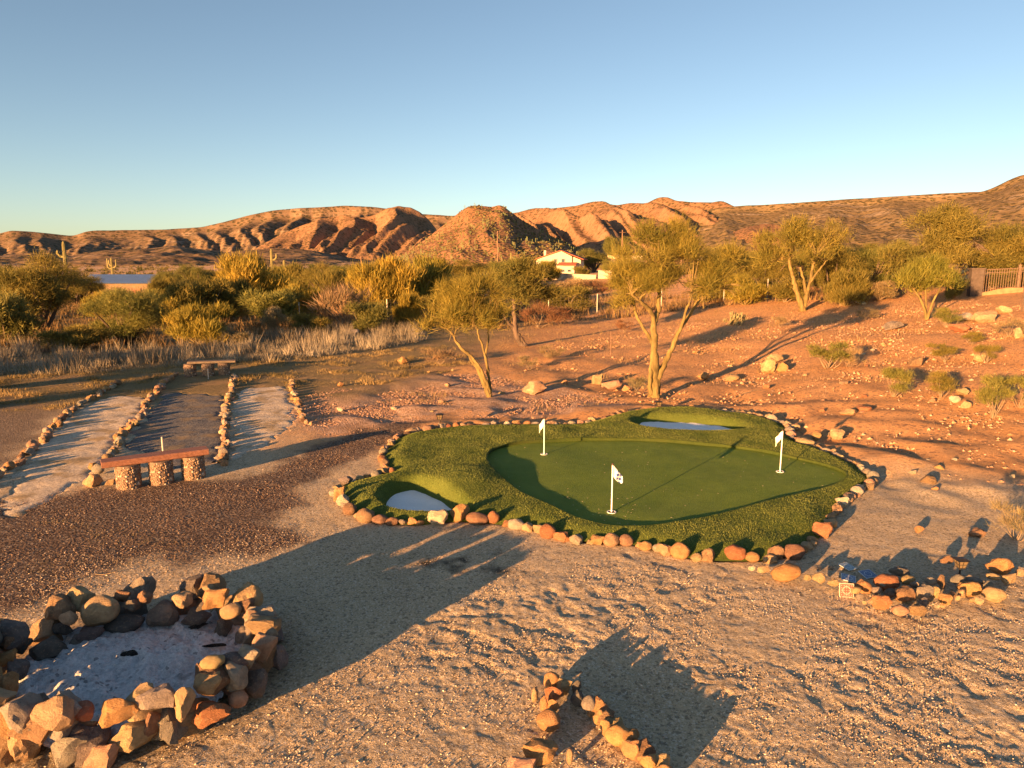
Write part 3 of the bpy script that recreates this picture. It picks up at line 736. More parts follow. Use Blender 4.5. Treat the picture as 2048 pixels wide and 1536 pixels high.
# ---- heap of stones at the right, low wall
k5 = 3.737
heap = empty('stone_heap', W(1830, 1190), 'low wall of heaped cobbles and boulders at the right edge', 'stone wall')
heap_st = [(275,545,215,120,'orange'),(105,520,115,75,'tan'),(20,515,60,50,'pale'),(435,585,60,50,'tan'),(522,587,105,85,'tan'),(630,622,100,70,'tan'),(800,680,80,50,'tan'),(860,645,130,115,'orange'),(960,680,80,60,'grey'),
 (1030,620,180,120,'red'),(1135,535,160,70,'dark'),(990,770,170,130,'red'),(1130,830,130,80,'pink'),(1260,830,150,100,'brown'),(1170,710,180,130,'brown'),(1185,600,110,70,'tan'),(1310,690,160,120,'grey'),(1390,690,60,100,'tan'),(1360,610,100,60,'grey'),
 (1440,620,70,110,'brown'),(1480,745,110,90,'orange'),(1520,715,50,50,'brown'),(1590,705,70,80,'tan'),(1640,660,180,130,'orange'),(1560,600,120,60,'grey'),(1665,755,50,40,'tan'),(1725,760,80,60,'tan'),(1835,715,160,115,'tan'),(1785,640,100,60,'grey'),
 (1890,500,200,140,'orange'),(1830,580,100,50,'tan'),(1950,590,120,70,'tan'),(1480,450,110,60,'brown'),(2030,550,70,60,'tan'),(1410,800,40,30,'pale'),(1450,800,40,30,'tan'),(915,765,50,40,'tan'),(860,770,40,35,'tan'),(1560,740,30,50,'tan'),(1000,640,50,30,'grey'),
 (1240,640,80,60,'grey'),(1310,770,90,70,'dark'),(1060,700,90,70,'dark'),(1700,610,140,60,'grey'),(830,730,60,40,'grey'),(700,650,60,40,'tan')]
for i, (zx, zy, w, h, col) in enumerate(heap_st):
    p = W(1500 + zx / k5, 1000 + zy / k5, 0.09); s = ppm(p) * k5; ww, hh = w / s, h / s
    stone(heap, p + Vector((0, 0.02, 0.0)), (ww * 1.05, 0.45 * (ww + hh), hh * 1.05), col, 1500 + i, ang=(i % 3 != 0), tilt=0.25)

# ---- edging in the foreground
k6 = 3.793
fore = empty('foreground_stone_edging', W(1150, 1440), 'two short rows of orange stones meeting at a point in the foreground', 'stone edging')
fore_st = [(545,610,120,110,'orange'),(640,650,110,120,'tan'),(550,715,150,90,'red'),(415,720,50,80,'tan'),(490,800,70,60,'orange'),(550,815,100,50,'orange'),(520,915,180,160,'orange'),(730,665,75,70,'dark'),(745,740,100,110,'dark'),(830,795,115,120,'grey'),
 (905,890,80,150,'orange'),(955,965,80,80,'orange'),(1050,1030,160,140,'orange'),(1160,1125,140,120,'orange'),(1285,1235,140,90,'orange'),(1400,1330,140,90,'orange'),(445,1130,260,190,'orange'),(320,1260,220,110,'pink'),(680,1190,50,60,'tan')]
for i, (zx, zy, w, h, col) in enumerate(fore_st):
    p = W(960 + zx / k6, 1200 + zy / k6, 0.08); s = ppm(p) * k6; ww, hh = w / s, h / s
    stone(fore, p, (ww * (1.3 if 9 < i < 16 else 1.12), 0.55 * (ww + hh), max(hh * 1.0, 0.15)), col, 1700 + i, ang=(i % 3 != 0), tilt=0.25)

for i in range(9, 15):                 # small filler stones added along the right-hand row so its shadows merge
    a, b = fore_st[i], fore_st[i + 1]; p = W(960 + (a[0] + b[0]) / 2 / k6, 1200 + (a[1] + b[1]) / 2 / k6, 0.06)
    stone(fore, p + Vector((0.03, 0.05, 0)), (0.20, 0.18, 0.17), ['orange', 'brown', 'tan'][i % 3], 1780 + i, tilt=0.3)

# ---- edgings of the gravel lanes
def lane_edge(pts, label, seed, size=(0.12, 0.24), gap=0.95, cols=('tan', 'grey', 'pink', 'orange', 'brown', 'pale')):
    P = [W(*q) for q in pts]; root = empty('lane_stone_edging', P[len(P) // 2], label, 'stone edging', 'stone edgings of the gravel lanes')
    r = np.random.default_rng(seed); k = 0
    for a, b in zip(P[:-1], P[1:]):
        L = (b - a).length; s = 0.0; an = math.atan2(b.y - a.y, b.x - a.x)
        while s < L:
            w = r.uniform(*size); p = a.lerp(b, min(s / L, 1)); h = w * r.uniform(0.55, 0.85)
            stone(root, (p.x + r.normal(0, 0.04), p.y + r.normal(0, 0.04), float(base_z(p.x, p.y)) + h * 0.32), (w * 1.15, w * 0.85, h), str(r.choice(cols)), seed * 50 + k, ang=r.random() < 0.6, rotz=an + r.normal(0, 0.3))
            s += w * gap * r.uniform(0.85, 1.25); k += 1
    return root
lane_edge([(-60,985),(0,955),(30,930),(55,908),(85,885),(112,852),(135,830),(160,808),(190,795),(215,780),(236,768)], 'leftmost of the stone edgings along the gravel lanes', 31)
e2 = lane_edge([(215,925),(236,890),(262,850),(285,830),(300,802),(315,782),(335,762),(352,750)], 'stone edging running back from the left end of the near bench', 32)
lane_edge([(446,930),(450,890),(450,850),(455,815),(462,782),(470,752)], 'stone edging between the dark lane and the right-hand pale lane', 33)
lane_edge([(612,850),(603,830),(592,805),(587,785),(584,762)], 'rightmost of the stone edgings, beside the rubble', 34, (0.10, 0.20))
for i, (px, py, w, h, col, up) in enumerate(((187,962,42,34,'tan',.08),(196,938,26,22,'grey',.10),(186,932,20,18,'orange',.12),(222,963,22,14,'tan',.05))):
    p = W(px, py, up); s = ppm(p); stone(e2, p, (w / s, w / s * .8, h / s), col, 3300 + i, ang=i != 1)

# ---- loose rocks
def rock(px, py, w, h, label, col='tan', group=None, ang=True, name='rock', seed=0):
    p = W(px, py); s = ppm(p); ww, hh = w / s, h / s
    o = stone(None, p + Vector((0, ww * 0.25, hh * 0.34)), (ww, ww * 0.8, hh), col, 4000 + int(px) + int(py) + seed, ang, name=name)
    return tag(o, label, 'rock', group)
LR = [(1070,790,58,34,'pointed tan rock just right of the leaning tree','tan'),(1196,768,26,26,'upright tan rock left of the big tree','tan'),(1226,778,44,22,'long low rock beside the upright one near the big tree','pink'),(1252,781,18,14,'small rock nearest the foot of the big tree','orange'),
 (805,728,24,18,'lone orange rock in the dry grass near the scree','orange'),(703,672,42,16,'white rock in the shaded grass below the thicket','pale'),(1540,745,38,34,'larger of two pale boulders below the creosote bush','tan'),(1566,742,26,24,'smaller boulder beside the larger pale one','orange'),
 (1552,725,36,20,'flat rock behind the two pale boulders','tan'),(1837,731,32,22,'round brown boulder in the middle of the right slope','brown'),(1928,664,46,20,'flat boulder near the dark creosote at the top of the slope','red'),(1790,660,44,20,'dark low boulder in the shade of the slope','dark'),
 (1965,722,26,20,'tan rock beside a creosote high on the right','tan'),(2040,676,28,26,'tan boulder at the right edge below the iron fence','tan'),(1735,826,34,18,'reddish slab lying below the curved twig','red'),(1704,832,40,16,'flat tan slab beside the reddish one','tan'),
 (1637,880,22,20,'round orange stone by the bare patch behind the green','orange'),(1678,878,34,26,'pale angular stone right of the round orange one','tan'),(1592,860,22,16,'pinkish stone outside the edging behind the far bunker','pink'),(1881,942,22,16,'small orange stone on the sand right of the green','orange'),
 (1862,968,34,22,'broken brown rock on the sand right of the green','brown'),(1840,938,36,12,'flat tan stone above the broken brown rock','tan'),(1912,806,24,18,'pale stone among the rubble of the slope','pale'),(1935,816,24,18,'tan stone among the rubble of the slope','tan'),
 (1930,790,30,18,'slab between two creosotes on the right slope','tan'),(1978,644,52,30,'large tan boulder below the iron fence','tan'),(2012,626,36,18,'flat tan boulder against the bank of the iron fence','tan'),(1936,642,34,20,'grey rock in the shade left of the large tan boulder','grey'),
 (1722,580,22,12,'white boulder beyond the slope under the far trees','pale'),(1692,610,22,10,'tan rock near the foot of the far trees','tan'),(1724,609,26,10,'pale rock right of the tan one near the far trees','pale'),(1840,1066,20,16,'orange stone on the sand above the lantern','orange'),
 (1638,1032,20,12,'flat tan stone just outside the right edging','tan'),(1640,1140,14,12,'small pale pebble behind the edging near the blue tiles','pale'),(1664,1140,12,12,'smaller grey pebble behind the edging near the blue tiles','grey'),(1960,1075,40,18,'brown rock under the bare bush at the right edge','brown'),
 (1410,760,30,18,'tan rock on the open dirt right of the big tree','orange'),(1465,760,34,14,'flat rock in the tree shade','tan'),(1690,770,20,10,'small slab on the open dirt','tan'),(1130,770,16,12,'small rock between the two near trees','orange')]
for q in LR: rock(q[0], q[1], q[2], q[3], q[4], q[5])
r = np.random.default_rng(5)
for k in range(70):                    # smaller ones lie about on the slope
    px, py = (r.uniform(1380, 2040), r.uniform(610, 1000)) if k < 55 else (r.uniform(640, 1240), r.uniform(740, 830))
    if py > 830 and px < 1780: continue
    w = r.uniform(8, 20) * (py - 480) / 350
    rock(px, py, w, w * r.uniform(.5, .8), 'small loose stone lying on the orange slope', str(r.choice(['tan', 'orange', 'pink', 'red', 'pale'])), 'small stones scattered on the slope', r.random() < .7, 'loose_stone', k)

# gravel and rubble: far too many to count
def rubble(name, pts, n, size, cols, label, seed, zoff=0.0):
    r = np.random.default_rng(seed); poly = poly_w(pts); lo = poly.min(0); hi = poly.max(0); q = r.uniform(lo, hi, (n * 3, 2))
    q = q[sdf(poly, q[:, 0] + 0.2 * r.normal(size=len(q)), q[:, 1] + 0.2 * r.normal(size=len(q))) < 0]
    cl = fbm(q[:, 0] / 0.9, q[:, 1] / 0.9, 3, seed); q = q[cl > r.uniform(-0.55, 0.35, len(q))][:n]
    q = q[sdf_near(GREEN, q[:, 0], q[:, 1], 1.0) > 0.12]
    S = r.uniform(size[0], size[1], len(q)) * r.uniform(0.6, 1.3, len(q))
    P = np.column_stack([q, base_z(q[:, 0], q[:, 1]) + zoff]) ; P[:, 2] -= S * 0.15
    oct_v = np.array([(1, 0, 0), (-1, 0, 0), (0, 1, 0), (0, -1, 0), (0, 0, 1), (0, 0, -1.)]) ; oct_f = np.array([(0, 2, 4), (2, 1, 4), (1, 3, 4), (3, 0, 4), (2, 0, 5), (1, 2, 5), (3, 1, 5), (0, 3, 5)])
    me = blobs(name, P, S, seed, r.uniform(0, 1, len(q)), 0.6, (oct_v, oct_f))
    t = NT(name + '_rock', 0.95, 0.1); a = t.attr('tint'); c = t.mix(t.ramp(a, 0, 0.75), cols[0], cols[1]); c = t.mix(t.ramp(a, 0.86, 0.9), c, cols[2])
    return tag(obj(name, me, t.out(c)), label, 'gravel', kind='stuff')
rubble('rubble_slope', [(600,850),(598,800),(640,785),(760,775),(860,748),(960,750),(1180,790),(1260,815),(1000,835),(880,828),(760,850),(640,872)], 15000, (0.007, 0.022), ((0.26, 0.15, 0.10), (0.40, 0.25, 0.175), (0.44, 0.33, 0.26)), 'pinkish rubble covering the ground left of the leaning tree', 61)
rubble('slope_rubble', [(1280,800),(1480,700),(1700,620),(1950,600),(2100,640),(2100,1000),(1900,960),(1760,900),(1620,850)], 4500, (0.012, 0.040), ((0.32, 0.18, 0.11), (0.46, 0.285, 0.18), (0.48, 0.36, 0.26)), 'stones strewn over the orange slope on the right', 62)
rubble('red_gravel', [(-300,1250),(-200,1000),(190,980),(420,965),(560,935),(700,880),(820,850),(740,900),(640,965),(575,1020),(565,1050),(640,1085),(360,1125),(0,1230)], 30000, (0.004, 0.0095), ((0.085, 0.058, 0.046), (0.25, 0.17, 0.125), (0.42, 0.33, 0.26)), 'reddish brown gravel in front of the near bench', 63)
rubble('foreground_grit', [(-100,1600),(0,1130),(640,1060),(1200,1130),(1800,1200),(2200,1150),(2300,1600)], 28000, (0.003, 0.008), ((0.28, 0.20, 0.14), (0.56, 0.45, 0.33), (0.70, 0.60, 0.48)), 'coarse grit over the foreground sand', 64)

rubble('dirt_clods', [(1000,800),(1100,690),(1350,650),(1600,620),(2100,610),(2150,1000),(1850,960),(1760,900),(1620,850),(1500,822),(1280,815)], 5000, (0.014, 0.055), ((0.36, 0.19, 0.10), (0.50, 0.29, 0.165), (0.52, 0.34, 0.22)), 'clods of orange dirt over the slope behind the green', 66, -0.006)

# ------------------------------------------------------------------ benches
t = NT('red_stained_timber', 0.7, 0.3); n1 = t.noise(3, 5, 0.6, co=t.map((1, 14, 14))); n2 = t.noise(30, 3)
m_wood = t.out(t.mix(t.ramp(n1, 0.3, 0.7), (0.17, 0.072, 0.045), (0.31, 0.14, 0.088)), t.bump(n1, 0.5, 0.01))
t = NT('weathered_timber', 0.85, 0.2); n1 = t.noise(3, 5, 0.6, co=t.map((1, 14, 14)))
m_wood2 = t.out(t.mix(t.ramp(n1, 0.3, 0.7), (0.09, 0.07, 0.055), (0.20, 0.155, 0.12)), t.bump(n1, 0.5, 0.01))
m_conc = plain('pillar_mortar', (0.17, 0.12, 0.09), 0.95, 0.25, 30, 0.5)
t = NT('river_pebbles', 0.8, 0.25); a = t.attr('tint'); c = t.mix(t.ramp(a, 0, 0.7), (0.13, 0.075, 0.05), (0.33, 0.22, 0.14)); m_peb = t.out(t.mix(t.ramp(a, 0.75, 0.9), c, (0.44, 0.37, 0.29)))
def pillar(rad, h):
    b = MB(); b.tube([(0, 0, 0), (0, 0, h)], rad, 28); core = b.mesh('pillar_core', True)
    n = 420; r = np.random.default_rng(9); a = r.uniform(0, 6.283, n); z = r.uniform(0.01, h - 0.01, n)
    V, F = ICO1, ICOF1; S = r.uniform(0.011, 0.022, n)
    loc = np.stack([np.cos(a) * rad, np.sin(a) * rad, z], 1)
    sc = np.stack([S * 0.55, S * r.uniform(.7, 1.3, n), S * r.uniform(.7, 1.3, n)], 1); Q = V[None] * sc[:, None]
    X = Q[..., 0] * np.cos(a)[:, None] - Q[..., 1] * np.sin(a)[:, None]; Y = Q[..., 0] * np.sin(a)[:, None] + Q[..., 1] * np.cos(a)[:, None]
    Vv = np.stack([X, Y, Q[..., 2]], -1) + loc[:, None]; Ff = F[None] + (np.arange(n) * len(V))[:, None, None]
    return core, np_mesh('pebbles', Vv.reshape(-1, 3), Ff.reshape(-1, 3), True, {'tint': np.repeat(r.uniform(0, 1, n), len(V))})
PH = 0.40
core, pebs = pillar(0.175, PH)
def bench(feet, beam, label, wood, thick, th2):
    F_ = [W(*f) for f in feet]; root = empty('pebble_bench', F_[1], label, 'bench', 'benches at the two ends of the dark lane')
    for f in F_:
        lg = obj('leg', core, m_conc, root, loc=Vector((f.x, f.y, -0.02 + float(base_z(f.x, f.y)))) - root.location)
        o = obj('pebble_facing', pebs, m_peb, lg); o['kind'] = 'stuff'
    a = W(*beam[0], PH - 0.02); b_ = W(*beam[1], PH - 0.02); d = (F_[2] - F_[0]); d.z = 0; d.normalize(); mid = (F_[0] + F_[2]) / 2
    L0 = (a - mid).dot(d); L1 = (b_ - mid).dot(d)
    A = mid + d * L0; B = mid + d * L1; nrm = Vector((-d.y, d.x, 0)); hw = th2 / 2; z0 = PH - 0.012; b = MB()
    c = 0.012
    prof = [(-hw + c, z0), (hw - c, z0), (hw, z0 + c), (hw, z0 + thick - c), (hw - c, z0 + thick), (-hw + c, z0 + thick), (-hw, z0 + thick - c), (-hw, z0 + c)]
    b.prism([tuple(Vector((A.x, A.y, 0)) + nrm * u + Vector((0, 0, v)) - root.location) for u, v in prof], (B - A).xy.to_3d())
    me = b.mesh('seat'); obj('seat', me, wood, root)
    return root
bench([(259,974),(324,965),(388,955)], [(203,935),(414,905)], 'near bench with red-brown plank on three round pebbled pillars', m_wood, 0.095, 0.28)
bench([(381,752),(417,751),(449,749)], [(362,738),(462,735)], 'far bench of grey weathered plank on three pebbled pillars', m_wood2, 0.07, 0.30)
m_steel = plain('bare_steel', (0.55, 0.5, 0.45), 0.5, 0.2, 20, 0, 0.6)
for (px, py, h, lab) in ((327,912,0.36,'thin steel stake standing behind the near bench'),(417,758,0.30,'thin steel stake standing before the far bench')):
    p = W(px, py); b = MB(); b.tube([(0, 0, -0.1), (0, 0, h)], 0.016, 8); tag(obj('horseshoe_stake', b.mesh('horseshoe_stake', True), m_steel, loc=p), lab, 'stake', 'horseshoe stakes on the dark lane')

# ------------------------------------------------------------------ flags on the green
m_white = plain('white_enamel', (0.80, 0.79, 0.76), 0.4, 0.05, 20)
m_cap = plain('brown_cap', (0.10, 0.06, 0.05), 0.6)
m_hole = plain('cup_inside', (0.03, 0.03, 0.03), 0.9)
t = NT('printed_flag_cloth', 0.85, 0.1); ch = t.n.new('ShaderNodeTexChecker'); ch.inputs['Scale'].default_value = 26; t.l.new(t.map((1, 0.0, 1), (0, 0.5, 0)), ch.inputs[0])
n1 = t.noise(14, 2); fac = t.math('MULTIPLY', ch.outputs['Fac'], t.ramp(n1, 0.30, 0.4)); sx = t.n.new('ShaderNodeSeparateXYZ'); t.l.new(t.co, sx.inputs[0])
fac = t.math('MULTIPLY', fac, t.ramp(sx.outputs[0], 0.045, 0.06)); m_flag_b = t.out(t.mix(fac, (0.74, 0.73, 0.72), (0.04, 0.07, 0.26)))
m_flag_w = plain('white_flag_cloth', (0.80, 0.77, 0.70), 0.9, 0.06, 12)
def flagstick(px, py, h, side, mat, label, width, height, droop):
    g = W(px, py, PUTT_Z); root = empty('flagstick', g, label, 'flag', 'practice flags on the putting green')
    b = MB(); b.tube([(0, 0, -0.05), (0, 0, h)], 0.0100, 12); obj('pole', b.mesh('pole', True), m_white, root)
    b = MB(); b.tube([(0, 0, h), (0, 0, h + 0.025)], 0.014, 10); obj('cap', b.mesh('cap', True), m_cap, root)
    b = MB(); n = 28
    ring = lambda r, z: [(r * math.cos(6.2832 * k / n), r * math.sin(6.2832 * k / n), z) for k in range(n)]
    V = ring(0.064, 0.004) + ring(0.064, 0.012) + ring(0.052, 0.012) + ring(0.052, 0.004)
    b.add(V, [(i * n + k, i * n + (k + 1) % n, (i + 1) * n + (k + 1) % n, (i + 1) * n + k) for i in range(3) for k in range(n)]); obj('cup_rim', b.mesh('cup_rim', True), m_white, root)
    b = MB(); b.add(ring(0.056, 0.008), [tuple(range(n))]); obj('cup_opening', b.mesh('cup_opening'), m_hole, root)
    nu, nv = 18, 14; V = []; F = []
    for j in range(nv + 1):
        for i in range(nu + 1):
            u = i / nu; v = j / nv
            top = h - 0.004 - droop * u ** 1.2; bot = h - height * (1 - 0.15 * u) - droop * 1.25 * u ** 1.1
            if mat is m_flag_b: top = h - 0.004 - droop * u; bot = h - height + (-(droop + 0.10) + height) * u ** 1.0 - 0.03 * math.sin(3.14 * u)
            x = side * (0.014 + width * u); yv = 0.022 * math.sin(9 * u + 3 * v) * u + 0.03 * u
            V.append((x, yv, top * (1 - v) + bot * v))
    m = nu + 1; N = len(V)
    F = [(j * m + i, j * m + i + 1, (j + 1) * m + i + 1, (j + 1) * m + i) for j in range(nv) for i in range(nu)]
    me = bpy.data.meshes.new('flag'); me.from_pydata(V, [], F); me.polygons.foreach_set('use_smooth', np.ones(len(F), bool))
    o = obj('flag', me, mat, root); sm = o.modifiers.new('cloth', 'SOLIDIFY'); sm.thickness = 0.0025
    return root
flagstick(1223, 1025, 0.685, 1, m_flag_b, 'nearest flag, white pole with blue-printed white pennant', 0.135, 0.165, 0.17)
flagstick(1088, 909, 0.66, -1, m_flag_w, 'far left flag, white pole with limp plain white pennant', 0.075, 0.14, 0.12)
flagstick(1560, 944, 0.70, -1, m_flag_w, 'right-hand flag, white pole with limp plain white pennant', 0.085, 0.13, 0.13)
# light specks of litter on the putting surface
q = rng.uniform(PUTT.min(0), PUTT.max(0), (420, 2)); q = q[sdf(PUTT, q[:, 0], q[:, 1]) < -0.1]
cen = np.array(W(1230, 1035))[:2]; q2 = cen + rng.normal(0, 0.5, (60, 2)); q2 = q2[sdf(PUTT, q2[:, 0], q2[:, 1]) < -0.1]; q = np.concatenate([q[:90], q2])
P = np.column_stack([q, np.full(len(q), PUTT_Z + 0.012)])
a = rng.uniform(0, 6.28, len(q)); L = rng.uniform(0.006, 0.016, len(q)); d = np.stack([np.cos(a) * L, np.sin(a) * L, np.zeros(len(q))], 1); e_ = np.stack([-np.sin(a) * L * .4, np.cos(a) * L * .4, np.full(len(q), 0.004)], 1)
V = np.stack([P - d, P + e_, P + d, P - e_ * [1, 1, -1]], 1).reshape(-1, 3); F = np.arange(len(V)).reshape(-1, 4)
tag(obj('leaf_litter', np_mesh('leaf_litter', V, F, False), plain('dry_litter', (0.5, 0.42, 0.28), 0.9)), 'pale leaf litter flecks on the putting surface', 'litter', kind='stuff')

# ------------------------------------------------------------------ path lights and tiles
m_black = plain('dark_bronze', (0.035, 0.03, 0.026), 0.5, 0.2, 20, 0, 0.4)
t = NT('lamp_glass', 0.25, 0.5); m_glass = t.out((0.15, 0.11, 0.065)); 
def path_light(px, py, h, label, s=1.0):
    root = empty('path_light', W(px, py), label, 'path light', 'path lights'); hl = 0.13 * s
    b = MB(); b.tube([(0, 0, -0.05), (0, 0, h - hl)], 0.012 * s, 8); obj('stake', b.mesh('stake', True), m_black, root)
    z0, z1 = h - hl, h - 0.025 * s; a, c = 0.038 * s, 0.062 * s
    b = MB(); P0 = [(-a, -a, z0), (a, -a, z0), (a, a, z0), (-a, a, z0)]; P1 = [(-c, -c, z1), (c, -c, z1), (c, c, z1), (-c, c, z1)]
    b.add([Vector(p) * 1 for p in P0] + P1, [(0, 1, 5, 4), (1, 2, 6, 5), (2, 3, 7, 6), (3, 0, 4, 7)]); obj('glass', b.mesh('glass'), m_glass, root)
    b = MB(); r = 0.007 * s
    for p, q in zip(P0, P1): b.tube([p, q], r, 5)
    for k in range(4):
        b.tube([P0[k], P0[(k + 1) % 4]], r, 5); b.tube([P1[k], P1[(k + 1) % 4]], r, 5)
        m0 = Vector(P0[k]).lerp(Vector(P0[(k + 1) % 4]), .5); m1 = Vector(P1[k]).lerp(Vector(P1[(k + 1) % 4]), .5); b.tube([m0, m1], r * .7, 4)
        b.tube([Vector(P0[k]).lerp(Vector(P1[k]), .5), Vector(P0[(k + 1) % 4]).lerp(Vector(P1[(k + 1) % 4]), .5)], r * .7, 4)
    obj('lantern_frame', b.mesh('lantern_frame'), m_black, root)
    b = MB(); e1 = 0.085 * s; b.add([(-e1, -e1, z1 + .004), (e1, -e1, z1 + .004), (e1, e1, z1 + .004), (-e1, e1, z1 + .004), (-.03 * s, -.03 * s, h), (.03 * s, -.03 * s, h), (.03 * s, .03 * s, h), (-.03 * s, .03 * s, h)],
                            [(3, 2, 1, 0), (4, 5, 6, 7), (0, 1, 5, 4), (1, 2, 6, 5), (2, 3, 7, 6), (3, 0, 4, 7)]); obj('cap', b.mesh('cap'), m_black, root)
path_light(1918, 1158, 0.25, 'dark lantern path light beside the stone heap on the right', 0.85)
path_light(880, 858, 0.34, 'slim path light behind the left edge of the green')
path_light(1317, 823, 0.26, 'dark path light between the far bunker and the big tree')
def tile(p, rot, s, a, b2, label, name='decorated_tile'):
    t = NT(name, 0.35, 0.5); v = t.voro(40, 'Distance', rand=0.0); sx = t.n.new('ShaderNodeSeparateXYZ'); t.l.new(t.co, sx.inputs[0])
    edge = t.math('MAXIMUM', t.math('ABSOLUTE', sx.outputs[0]), t.math('ABSOLUTE', sx.outputs[1])); rad = t.math('SQRT', t.math('ADD', t.math('POWER', sx.outputs[0], 2.0), t.math('POWER', sx.outputs[1], 2.0)))
    f = t.math('MAXIMUM', t.ramp(edge, 0.064, 0.067), t.math('MAXIMUM', t.ramp(v, 0.30, 0.24), t.math('MULTIPLY', t.ramp(rad, 0.034, 0.037), t.ramp(rad, 0.045, 0.042))))
    m = t.out(t.mix(f, a, b2))
    me = MB(); me.box((0, 0, 0), (s, s, 0.009)); o = obj(name, me.mesh(name), m, loc=p, rot=rot); mb = o.modifiers.new('edge', 'BEVEL'); mb.width = 0.002
    return tag(o, label, 'tile', 'decorated tiles among the stones')
p = W(1692, 1192); tile(p + Vector((0, 0, 0.065)), (R(78), 0, R(-8)), 0.15, (0.30, 0.06, 0.045), (0.42, 0.33, 0.27), 'red and white patterned tile leaning against the stones')
tile(W(1695, 1133, 0.02), (R(8), R(3), 0.5), 0.15, (0.10, 0.16, 0.22), (0.40, 0.45, 0.45), 'grey-blue tile lying farthest back behind the stone heap')
tile(W(1736, 1148, 0.02), (R(10), R(-4), 0.2), 0.15, (0.04, 0.08, 0.22), (0.40, 0.45, 0.50), 'bright blue and white tile lying nearest the red boulder')
tile(W(1697, 1156, 0.02), (R(6), R(6), -0.4), 0.15, (0.10, 0.13, 0.24), (0.45, 0.48, 0.5), 'dull blue tile lying behind the leaning red tile')
# ------------------------------------------------------------------ plants
def veg_mat(name, trans=0.3, rough=0.7):
    t = NT(name, rough, 0.2); a = t.attr('tint'); oc = t.info('Color')
    c = t.mix(1.0, oc, t.mix(a, (0.6, 0.66, 0.6), (1.45, 1.28, 1.15)), 'MULTIPLY'); t.out(c)
    tr = t.n.new('ShaderNodeBsdfTranslucent'); t.l.new(c, tr.inputs[0]); mx = t.n.new('ShaderNodeMixShader'); mx.inputs[0].default_value = trans
    t.l.new(t.b.outputs[0], mx.inputs[1]); t.l.new(tr.outputs[0], mx.inputs[2]); t.l.new(mx.outputs[0], t.n['Material Output'].inputs[0])
    return t.m
VEG = veg_mat('foliage')
def bark_mat(name, a, b):
    t = NT(name, 0.9, 0.15); n1 = t.noise(5, 5, 0.65, co=t.map((1, 1, 0.35))); n2 = t.noise(22, 4, 0.7, co=t.map((1, 1, 0.3)))
    return t.out(t.mix(t.ramp(n1, 0.3, 0.7), a, b), t.bump(t.math('ADD', n1, n2), 0.7, 0.03))
BARK_PALO = bark_mat('green_gold_bark', (0.075, 0.058, 0.024), (0.28, 0.20, 0.075))
BARK_MESQ = bark_mat('dark_bark', (0.06, 0.045, 0.035), (0.17, 0.12, 0.09))
BARK_TWIG = bark_mat('grey_twig', (0.15, 0.11, 0.07), (0.30, 0.225, 0.15))

def slivers(name, lobes, n, per, length, width, seed, up=0.55, out=0.6, rnd=0.6, gap=0.15, clus=0.16, shell=2.2):
    r = np.random.default_rng(seed)
    vol = np.array([l[1][0] * l[1][1] * l[1][2] for l in lobes]) ** 0.75; vol /= vol.sum()
    L = r.choice(len(lobes), n * 3, p=vol); Cn = np.array([l[0] for l in lobes])[L]; Rd = np.array([l[1] for l in lobes])[L]
    d = r.normal(size=(n * 3, 3)); d /= np.linalg.norm(d, axis=1)[:, None]
    d = np.where((d[:, 2:3] < -0.35), d * [1, 1, -0.6], d)
    P = Cn + d * Rd * (r.uniform(0.05, 1, n * 3) ** (1 / shell))[:, None]
    nz = pnoise(P[:, 0] / 0.55 + P[:, 2], P[:, 1] / 0.55 - 0.6 * P[:, 2], seed) + pnoise(P[:, 2] / 0.45 + 9, P[:, 0] / 0.5, seed + 1)
    keep = nz > -0.45 + gap + r.normal(0, 0.2, n * 3); P = P[keep][:n]; d = d[keep][:n]; L = L[keep][:n]; m = len(P)
    ctint = 0.5 + 0.22 * r.normal(size=m) + 0.18 * r.normal(size=len(lobes))[L]
    O = np.repeat(P, per, 0) + r.normal(0, clus, (m * per, 3)) * [1, 1, 0.7]
    D = np.repeat(d, per, 0) * out + r.normal(0, rnd, (m * per, 3)); D[:, 2] += up; D /= np.linalg.norm(D, axis=1)[:, None]
    ll = length * r.uniform(0.45, 1.3, m * per)
    S = np.cross(D, r.normal(size=(m * per, 3))); S /= np.linalg.norm(S, axis=1)[:, None] + 1e-9; S *= (width * r.uniform(0.6, 1.3, m * per))[:, None] / 2
    V = np.stack([O - S, O + S, O + D * ll[:, None]], 1).reshape(-1, 3); F = np.arange(len(V)).reshape(-1, 3)
    tint = np.clip(np.repeat(ctint, per) + r.normal(0, 0.16, m * per), 0, 1)
    return np_mesh(name, V, F, False, {'tint': np.repeat(tint, 3)}), P

def curve3(a, b, bend, n=6):
    a = Vector(a); b = Vector(b); m = (a + b) / 2 + Vector(bend); return [(1 - t) ** 2 * a + 2 * t * (1 - t) * m + t * t * b for t in np.linspace(0, 1, n)]

